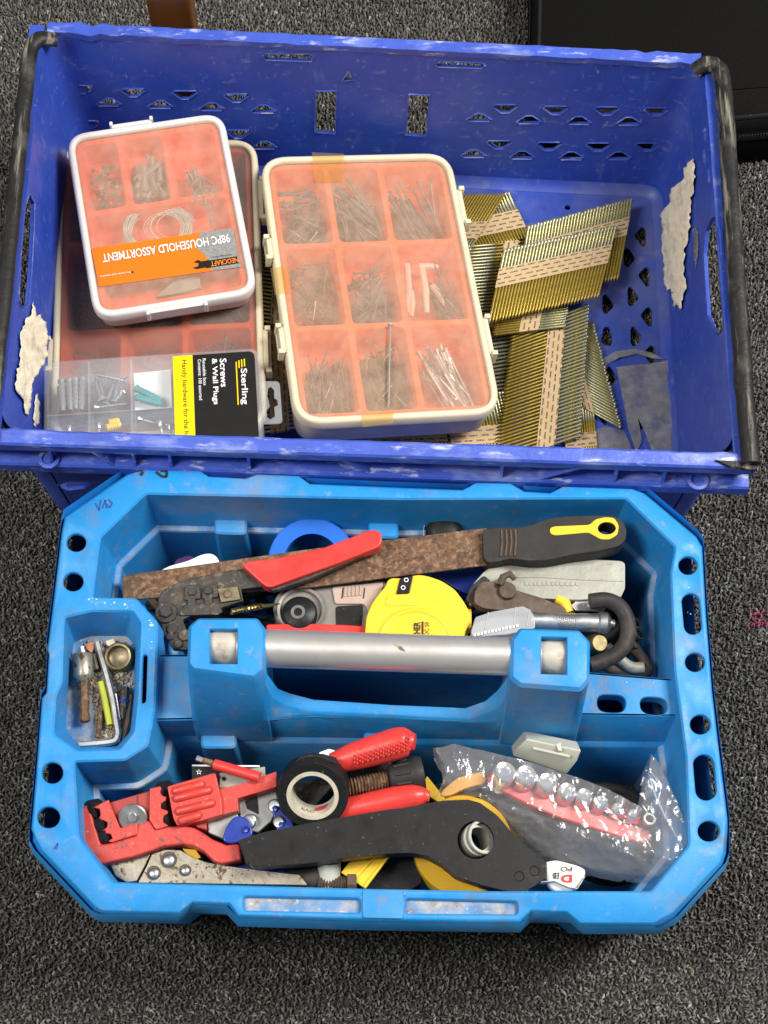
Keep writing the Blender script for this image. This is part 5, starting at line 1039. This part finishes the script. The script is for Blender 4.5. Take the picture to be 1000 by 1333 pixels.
obj("arm_web", slab(Z1([(610, 410), (740, 372), (740, 392), (662, 408), (664, 446), (612, 432)]), zw - .004, .01), M['reddark'], rw, bevel=.0008)
# chrome and blue pipe cutter
pc = thing("pipe_cutter", "small pipe cutter of silver plates and navy blue clamps beside the red tool", "pipe cutter", base_of([(330, 1065)], .128))
obj("silver_plate", slab(Z2([(228, 312), (370, 272), (380, 340), (350, 400), (300, 440), (240, 420)]), .130, .006), M['plate'], pc, bevel=.001)
obj("silver_plate", slab(Z2([(113, 400), (222, 362), (240, 395), (190, 470), (118, 440)]), .132, .006), M['plate'], pc, bevel=.001)
obj("dark_slot", slab(Z2([(255, 320), (300, 305), (305, 372), (262, 350)]), .1312, .003), M['black'], pc, bevel=.0006)
def blob(z1, z, th, mt, nm, par): obj(nm, slab(Z2(z1), z, th, .003, (), 3), mt, par, bevel=.0028, seg=3)
blob([(168, 470), (180, 425), (205, 385), (235, 374), (265, 390), (283, 430), (280, 455), (250, 470), (200, 482)], .141, .012, M['navy'], "clamp", pc)
blob([(352, 345), (378, 335), (400, 370), (430, 395), (438, 420), (372, 435), (362, 390)], .139, .012, M['navy'], "clamp", pc)
for x, y, r, zz in ((270, 398, 26, .136), (258, 428, 12, .1425), (363, 340, 24, .138), (380, 400, 22, .1395), (366, 350, 11, .1405), (388, 410, 10, .141)):
    (px, py), = Z2([(x, y)]); rr_ = r / 2.857 / 1700; m = MB(); m.lathe([(rr_ * .55, .0008), (rr_ * .8, .001), (rr_, 0), (rr_, -.004)], W(px, py, zz), (-.2, -.3, 1), 20, True); obj("roller", m, M['steel'] if r > 12 else M['navy'], pc, smooth=40)
obj("blue_body", slab([(305, 1122), (330, 1124), (380, 1118), (412, 1120), (408, 1130), (380, 1137), (340, 1138), (315, 1132)], .120, .014, .003, (), 3), M['navy'], pc, bevel=.003, seg=3)
# black tape roll
tr = thing("tape_roll", "roll of black electrical tape with a white core propped on the tools", "tape roll", base_of([(408, 1036)], .15))
ax = Vector((-.04, -.62, .80)); c0 = W(407, 1036, .158)
m = MB(); m.lathe([(.0188, 0), (.0252, .0003), (.0258, -.0006), (.0260, -.009), (.0258, -.0172), (.0252, -.018), (.0188, -.0177)], c0, ax, 56, closed=True); obj("tape", m, M['black'], tr, smooth=35)
m = MB(); m.lathe([(.0158, .0002), (.0189, .0002), (.0189, -.0178), (.0158, -.0178)], c0, ax, 56, closed=True); obj("core", m, M['core'], tr, smooth=35)
u = ax.orthogonal().normalized(); an = ax.normalized(); fr = (Vector((0, -1, 0)) - an * an.dot(Vector((0, -1, 0)))).normalized(); si = an.cross(fr)
def core_print(body, a0, dep, hgt):
    v, f = textmesh(body); x0 = min(p.x for p in v); y0 = min(p.y for p in v); y1 = max(p.y for p in v); k = hgt / (y1 - y0); m = MB()
    for p in v: a = a0 + (p.x - x0) * k / .0157; p2 = c0 + (fr * cos(a) + si * sin(a)) * .01565 - an * (dep - (p.y - y0) * k); m.v.append(p2)
    m.f = f; m.m = [0] * len(f); obj("core_print", m, M['ink'], tr, smooth=0, normals=False)
core_print("PVC", -.6, .0090, .0040); core_print("Insulating tape", -.05, .0085, .0018); core_print("19mm x 20m", -.0, .0115, .0018)
t_ = MB()
for k in range(8):
    a = 1.9 + k * .11; p = lambda h, r: c0 + an * h + (fr * -cos(a) * 1 + si * sin(a)) * r
obj("loose_end", slab([(378, 1000), (392, 983), (420, 981), (437, 986), (444, 996), (424, 990), (400, 992), (388, 1003)], .166, .0008), M['black'], tr, bevel=.0002)
# long black handle with a nut in its eye
zh = zl(312, .152, 740, .146)
bh = thing("black_spanner", "long black handled wrench with a steel nut in its round eye", "wrench", base_of([(540, 1095)], .14))
eye = ell(619.5, 1093.5, 24, 25, 28)
obj("body", slab([(312, 1093), (345, 1083), (400, 1072), (475, 1059), (540, 1048), (580, 1042), (610, 1041), (625, 1045), (648, 1062), (672, 1090), (698, 1112), (712, 1122), (712, 1142), (698, 1152), (682, 1161), (660, 1160), (630, 1153), (595, 1141), (577, 1126), (556, 1114), (535, 1110), (490, 1112), (447, 1117), (400, 1124), (351, 1127), (328, 1127), (320, 1120)], zh, .015, .0015, [eye], 2), M['black'], bh, bevel=.0026, seg=3)
obj("handle_end", slab([(310, 1094), (317, 1092), (326, 1124), (320, 1124)], (zh[0] - .001, zh[1], 0), .013, .001), M['blackmatte'], bh, bevel=.0006)
for x, y in ((676, 1141), (696, 1134)): m = MB(); m.lathe([(.0030, 0), (.0034, .0004), (.0038, 0)], W(x, y, zv(zh, x, y)), (0, 0, 1), 24); obj("stamped_ring", m, M['black'], bh)
nt_ = thing("steel_nut", "dull grey steel collar inside the round eye of the black wrench", "collar", base_of([(622, 1094)], .13))
m = MB(); m.lathe([(.0085, .0), (.0118, .0), (.0124, -.0008), (.0124, -.018), (.0085, -.018)], W(624, 1092, .143), (.38, .05, 1), 32, closed=True); obj("collar", m, M['diecast'], nt_, smooth=35)
m = MB(); m.lathe([(.0104, .0022), (.0122, .0022), (.0128, .0014), (.0128, -.003), (.0104, -.003)], W(629, 1090, .143), (.38, .05, 1), 32, closed=True); obj("flange", m, M['diecast'], nt_, smooth=35)
# pliers with red handles
rpz = .150
ph = thing("red_handled_pliers", "pliers with two textured red dipped handles crossing under the black tape roll", "pliers", base_of([(490, 1010)], .13))
obj("handle", rod([(434, 995), (455, 986), (490, 976), (520, 967), (532, 965), (540, 966)], zl(434, .148, 540, .158), [.0085, .0105, .0115, .0120, .0108, .006], 16, step=.004), M['redgrip'], ph, smooth=60)
obj("handle", rod([(405, 1066), (440, 1056), (490, 1047), (530, 1038), (552, 1036), (559, 1037)], zl(405, .136, 560, .146), [.006, .0085, .0098, .0100, .0085, .004], 16, step=.004), M['redgrip'], ph, smooth=60)
m = MB()
for k in range(22):
    for j in range(5):
        x = 462 + k * 3.4; y = 986 - k * .93 + (j - 2) * 4.6 + (2.2 if k % 2 else 0); zt2 = .148 + (x - 434) / 106 * .010 + math.sqrt(max(1e-6, float(np.interp(x, (434, 455, 490, 520, 532, 540), (.0085, .0105, .0115, .012, .0108, .006))) ** 2 - ((j - 2) * .0030) ** 2)) + .0001; m.lathe([(.0010, -.0003), (.0006, .0003), (0, .0004)], W(x, y - 3.0, zt2), (0, 0, 1), 5)
obj("grip_pattern", m, M['redgrip'], ph, kind="stuff")
obj("pivot_head", slab([(330, 1040), (360, 1030), (400, 1020), (440, 1000), (436, 1020), (410, 1050), (370, 1062)], .126, .012, .003), M['blackiron'], ph, bevel=.002)
# screw clamp
sc = thing("clamp_screw", "rusty threaded rod with a black ribbed knob beside the red handle", "clamp screw", base_of([(500, 1018)], .12))
a, b = W(448, 1026, .140), W(512, 1014, .140); t = b - a; L = t.length; pr = []
k = 0.0
while k < L: pr += [(.0054, k), (.0070, k + .0011), (.0054, k + .0022)]; k += .0024
m = MB(); m.lathe(pr, a, t, 18, True, True); obj("threaded_rod", m, M['rust'], sc, smooth=20)
a2, b2 = W(506, 1015, .140), W(551, 1007, .140); t2 = b2 - a2; L2 = t2.length; m = MB()
m.lathe([(.007, 0), (.0095, .001), (.0112, .004), (.0118, L2 * .6), (.0135, L2 * .70), (.0140, L2 * .85), (.0125, L2), (0, L2)], a2, t2, 32, True); ck = obj("knob", m, M['blackmatte'], sc, smooth=35)
nn = t2.normalized(); uu = Vector((0, 0, 1)); ww = nn.cross(uu)
for k in range(10): aa = 2 * pi * k / 10; d_ = uu * cos(aa) + ww * sin(aa); obj("knob_rib", MB().tube([a2 + nn * .005 + d_ * .0113, a2 + nn * L2 * .62 + d_ * .0120], .0011, 6), M['blackmatte'], ck)
obj("clamp_bar", slab([(445, 1002), (505, 990), (520, 1000), (520, 1008), (455, 1018)], .128, .006), M['blackiron'], sc, bevel=.001)
# locking pliers and small parts by the front wall
lp = thing("locking_pliers", "rust-spotted silver locking pliers lying along the front wall of the tray", "locking pliers", base_of([(260, 1132)], .12))
obj("jaw", slab([(143, 1124), (160, 1116), (190, 1108), (196, 1112), (188, 1128), (178, 1147), (165, 1149), (150, 1140)], .130, .009, .001), M['spotsteel'], lp, bevel=.0014)
obj("plate", slab([(180, 1149), (190, 1130), (198, 1112), (215, 1106), (235, 1107), (250, 1116), (270, 1123), (300, 1128), (345, 1134), (390, 1139), (400, 1152), (320, 1151)], .132, .008, .001), M['spotsteel'], lp, bevel=.0014)
for x, y, r in ((219.5, 1119.5, .0046), (200, 1136.5, .0040), (241, 1133, .0034)):
    m = disc(x, y, .1342, r, .004, ch=.0012, seg=20); rv = obj("rivet", m, M['steel'], lp, smooth=50); m = MB(); m.lathe([(r, .0), (r * 1.3, .0003), (r * 1.35, -.001)], W(x, y, .1322), (0, 0, 1), 20); obj("rivet_rim", m, M['rustdark'], rv)
m = MB(); m = slab([(237, 1104), (255, 1106), (262, 1116), (255, 1120), (244, 1114)], .128, .006, m=m); solo("yellow_label", m, M['yellow'], "small yellow piece with black lines under the red hook", "label scrap", bevel=.0006)
m = rod([(372, 1148), (416, 1142)], .118, .0085, 14); solo("black_ferrule", m, M['blackmatte'], "thick black rubber sleeve at the end of the silver pliers", "sleeve", smooth=50)
m = MB(); m.lathe([(0, 0), (.0078, 0), (.0084, -.001), (.0092, -.020)], W(429, 1121, .126), (.02, .9, .6), 20); solo("white_cap", m, M['greyclip'], "small translucent white cap beside the yellow channel", "cap", smooth=45)
bt = thing("rusty_bolt", "rust-brown threaded bolt lying against the front wall of the tray", "bolt", base_of([(440, 1150)], .11)); a, b = W(414, 1148, .122), W(452, 1150, .122); t = b - a; L = t.length; pr = []; k = 0.0
while k < L: pr += [(.0042, k), (.0054, k + .0009), (.0042, k + .0018)]; k += .002
m = MB(); m.lathe(pr, a, t, 14, True, True); obj("thread", m, M['rustdark'], bt, smooth=20); m = MB(); m.lathe([(.008, 0), (.008, .007)], b, W(466, 1150, .122) - b, 6, True, True); obj("head", m, M['rustdark'], bt, bevel=.0006)
yc = thing("yellow_channel", "bright yellow plastic channel leaning at the front wall", "plastic channel", base_of([(475, 1130)], .11))
obj("base", slab(Z2([(665, 528), (797, 520), (745, 590), (700, 648), (690, 640), (612, 588), (640, 552)]), .126, .003), M['yellow'], yc, bevel=.0006)
obj("ridge", slab(Z2([(655, 602), (735, 526), (745, 526), (668, 612)]), .1275, .003), M['yellow'], yc, bevel=.0005)
obj("rail", slab(Z2([(694, 638), (786, 522), (797, 522), (702, 648)]), .1285, .004), M['yellow'], yc, bevel=.0005)
m = MB(); m.lathe([(.0235, 0), (.0362, .0), (.0370, -.0008), (.0370, -.024), (.0362, -.0248), (.0235, -.0248)], W(603, 1100, .122), (0, 0, 1), 64, closed=True)
solo("tape_roll", m, M['amber'], "wide amber yellow tape roll lying under the black wrench", "tape roll", smooth=35)
bb = MB(); bb = slab([(470, 1160), (505, 1112), (545, 1112), (550, 1150), (530, 1160)], .110, .02, .004, (), 3, bb); solo("dark_sleeve", bb, M['black'], "glossy dark plastic sleeve between the yellow channel and the amber roll", "sleeve", bevel=.004, seg=3)
# cards and rod at the back of the front bay
cdp = thing("bit_card", "black and white card with a small star behind the red tool", "card", base_of([(300, 1000)], .13))
obj("card", slab([(250, 998), (252, 995), (338, 996), (345, 1016), (250, 1016)], .135, .001), M['labelblack'], cdp, smooth=0)
obj("card_edge", slab([(250, 995.5), (338, 996.5), (338, 998.5), (250, 997.5)], .1353, .0008), M['labelwhite'], cdp, smooth=0)
st = [(259 + (4.2 if k % 2 == 0 else 1.8) * sin(k * pi / 5), 1005 - (4.2 if k % 2 == 0 else 1.8) * cos(k * pi / 5)) for k in range(10)]
st2 = [(259 + (2.8 if k % 2 == 0 else 1.0) * sin(k * pi / 5), 1005 - (2.8 if k % 2 == 0 else 1.0) * cos(k * pi / 5)) for k in range(10)]
obj("star_mark", slab(st, .1354, .0003, 0, [st2]), M['labelwhite'], cdp, smooth=0)
gp = MB(); gp = slab([(286, 1006), (345, 998), (346, 1020), (286, 1026)], .137, .002, 0, [ell(292, 1014, 3, 2.6, 12)], m=gp); solo("hinge_plate", gp, M['diecast'], "grey metal plate with a round hole behind the red tool", "plate", bevel=.0003)
rd = thing("red_sleeved_drill", "thin drill bit with a red sleeve lying on the black card", "drill bit", base_of([(295, 1000)], .14))
obj("sleeve", rod([(279, 995), (300, 1001), (338, 1012)], zl(279, .144, 338, .146), .0040, 14), M['redgrip'], rd, smooth=50); obj("shank", rod([(257, 988), (262, 989), (280, 995)], .144, [.0012, .0022, .0026], 10), M['rust'], rd)
obj("tip", rod([(256, 987), (264, 990)], .1445, [.0024, .0020], 8), M['steel'], rd)
m = slab([(415, 980), (428, 975), (440, 978), (436, 986), (420, 988)], .130, .004, .001); solo("paper_corner", m, M['white'], "small white paper corner showing behind the black tape roll", "paper")
m = slab([(550, 1022), (556, 1010), (580, 1040), (572, 1045), (558, 1036)], .125, .008, .001); solo("yellow_strip", m, M['yellow'], "thin yellow strip between the red handles and the clear bag", "strip", bevel=.0008)
# pale grey clip box
gb = thing("clip_box", "small pale grey plastic box leaning behind the bag of sockets", "box", base_of([(712, 985)], .12))
P = [W(670, 981, .142), W(686, 962, .146), W(757, 977, .146), W(754, 991, .138), W(740, 1006, .130), W(668, 983, .138)]
m = MB(); top = [W(686, 962, .146), W(757, 977, .146), W(752, 991, .139), W(672, 974, .139)]; bot = [W(672, 974, .139), W(752, 991, .139), W(738, 1008, .124), W(668, 984, .124)]
dn = Vector((0, .012, -.020)); m.loft([[top[0] + dn, top[1] + dn], [top[0], top[1]], [top[3], top[2]], [bot[3], bot[2]], [bot[3] + dn, bot[2] + dn]], closed=False)
m.add([top[0] + dn, top[0], top[3], bot[3], bot[3] + dn], [(0, 1, 2, 3, 4)]); m.add([top[1] + dn, top[1], top[2], bot[2], bot[2] + dn], [(4, 3, 2, 1, 0)]); m.add([top[0] + dn, top[1] + dn, bot[2] + dn, bot[3] + dn], [(0, 1, 2, 3)])
obj("shell", m, M['greyclip'], gb, bevel=.0012)
obj("ridge", MB().tube([W(694, 974, .143), W(742, 985, .143)], .0012, 8), M['greyclip'], gb); obj("tab", slab([(724, 969), (730, 966), (732, 978), (727, 977)], .1465, .002), M['greyclip'], gb, bevel=.0003)
# ---------------------------------------------------------------- socket rail in a clear bag
sr = thing("socket_rail", "red socket rail with eight bright chrome sockets inside a clear bag", "socket set", base_of([(740, 1045)], .12))
zs = zl(634, .132, 850, .118)
obj("rail", slab(Z3([(252, 190), (268, 178), (400, 222), (520, 270), (640, 315), (760, 358), (826, 380), (832, 400), (820, 424), (800, 428), (740, 412), (620, 372), (500, 335), (400, 292), (300, 240), (262, 214)]), zs, .008, .002, (), 2), M['rail'], sr, bevel=.002, seg=3)
for k, (x, y, r) in enumerate(((318, 172, 36), (393, 184, 35), (468, 209, 33), (538, 241, 30), (598, 258, 27), (657, 280, 23), (714, 302, 19), (768, 322, 17))):
    (px, py), = Z3([(x, y)]); z_ = zv(zs, px, py); R_ = r / 2.7027 / 1560; c = W(px, py, z_ + .008 + R_ * .4); ax_ = Vector((.10, .30, 1)); m = MB()
    m.lathe([(0, -.0012), (R_ * .40, -.0012), (R_ * .50, .0002), (R_ * .80, .0010), (R_ * .97, -.0006), (R_, -.002), (R_, -.010), (R_ * .92, -.012), (R_ * .92, -.020)], c, ax_, 28); obj("socket", m, M['chrome'], sr, smooth=40)
    pm = W(px + 5, py + 11, z_ + .0015); obj("socket_clip", MB().box(pm + Vector((-R_ * .7, -.002, -.002)), (R_ * 1.4, 0, 0), (0, .006, 0), (0, 0, .0035)), M['rail'], sr, bevel=.0006)
(px, py), = Z3([(826, 342)]); m = MB(); m.lathe([(.0030, .001), (.0046, .001), (.0046, -.004)], W(px, py, .128), (.1, .2, 1), 18); obj("end_eyelet", m, M['steel'], sr)
m = slab(Z3([(88, 262), (96, 240), (150, 195), (240, 172), (252, 190), (250, 215), (180, 232), (120, 262)]), .126, .006, .004, (), 3); solo("orange_slip", m, mat("dull_orange_card", (.70, .34, .06), .5, var=.15), "crumpled orange slip in the left end of the clear bag", "card", bevel=.002)
def bag(name, label, poly, zf, amp, sp, sc_, mt, cat):
    pts = [Vector(p) for p in poly]; ne = len(pts); xs = [p[0] for p in poly]; ys = [p[1] for p in poly]
    for yy in np.arange(min(ys), max(ys), sp):
        for xx in np.arange(min(xs), max(xs), sp):
            q = (xx + random.uniform(-.3, .3) * sp, yy + random.uniform(-.3, .3) * sp)
            if inside(q[0], q[1], poly) and min((pts[i].x - q[0]) ** 2 + (pts[i].y - q[1]) ** 2 for i in range(ne)) > (sp * .5) ** 2: pts.append(Vector(q))
    V, E_, F, *_ = delaunay_2d_cdt(pts, [(i, (i + 1) % ne) for i in range(ne)], [], 0, .01)
    F = [f for f in F if inside(sum(V[i].x for i in f) / len(f), sum(V[i].y for i in f) / len(f), poly)]
    def rel(q, s): 
        n1 = noise.noise(q * sc_ + Vector((0, 0, s))); n2 = noise.noise(q * sc_ * 2.1 + Vector((3, s, 0))); n3 = noise.noise(q * sc_ * .5 + Vector((9, 0, s)))
        return math.exp(-(n1 / .07) ** 2) * .55 + math.exp(-(n2 / .09) ** 2) * .30 + n3 * .4
    m = MB()
    for s in (1, -1):
        vs = []
        for i, v in enumerate(V):
            z = zf(v.x, v.y); q = W(v.x, v.y, z); e = 0 if i < ne else 1
            vs.append(q + Vector((0, 0, e * amp * rel(q, s * 5) + (e * (.0015 if s > 0 else -.030)))))
        m.add(vs, F)
    o = solo(name, m, mt, label, cat, smooth=50); return o
BP = Z3([(64, 92), (100, 86), (140, 76), (200, 92), (330, 122), (430, 148), (500, 172), (640, 220), (760, 280), (800, 300), (815, 200), (832, 112), (850, 130), (900, 230), (935, 310), (965, 388), (948, 450), (900, 515), (860, 548), (760, 542), (640, 522), (560, 500), (480, 486), (450, 470), (400, 430), (340, 372), (280, 300), (232, 238), (160, 250), (90, 270), (76, 262), (90, 230), (105, 190), (92, 140)])
def bz(x, y): 
    d = (x - 634) * .39 + 1010 - y                                           # px in front of the socket row
    z = .150
    if d < -18: z -= min(.030, (-18 - d) * .00042)
    return z
bag("clear_bag", "crinkled clear polythene bag wrapped round the red socket rail", BP, bz, .0030, 3.0, 38, M['bag'], "plastic bag")
m = rod(Z3([(828, 200), (848, 262), (880, 330), (920, 400), (944, 440)]), .1415, .0008, 6); 
solo("bag_seal", m, M['clear'], "seal strip along the right edge of the clear bag", "bag seal", smooth=60)
# printed white pack under the bag
wpk = thing("printed_pack", "white plastic pack with red and black print under the clear bag", "pack", base_of([(728, 1140)], .12))
obj("pack", slab([(708, 1122), (724, 1119), (752, 1126), (764, 1132), (758, 1150), (746, 1160), (722, 1160), (712, 1150)], .136, .010, .003, (), 3), M['white'], wpk, bevel=.003, seg=3)
def flip_text(body, xr, xl, yb, yt, mt, fat=0):                               # upside down as seen
    o_ = W(xr, yb, .1364); lettering(body, o_, W(xl, yb + .3, .1364) - o_, W(xr, yt, .1364) - o_, mt, wpk, fat)
flip_text("PO", 745, 730, 1128, 1134.5, M['ink'], .01); flip_text("D", 745, 730, 1138.5, 1149, M['labelred'], .05); flip_text("EB", 728, 720, 1136, 1144, M['ink'], .02)
m = MB(); P = WL([(684, 1161), (700, 1148), (722, 1146), (740, 1154), (752, 1156), (762, 1140)], .141); Q = [p + Vector((0, 0, -.010)) for p in P]; m.loft([P, [p + Vector((0, -.0006, 0)) for p in P], [p + Vector((0, -.0006, 0)) for p in Q], Q, P], closed=False); obj("pack_edge", m, M['greyclip'], wpk)
m = MB(); m.tube([W(415, 621, .08), W(436, 622, .08)], .0045, 10); solo("coil_spring", m, M['steel'], "bright ribbed metal piece in the gap between the tray and the crate", "spring")
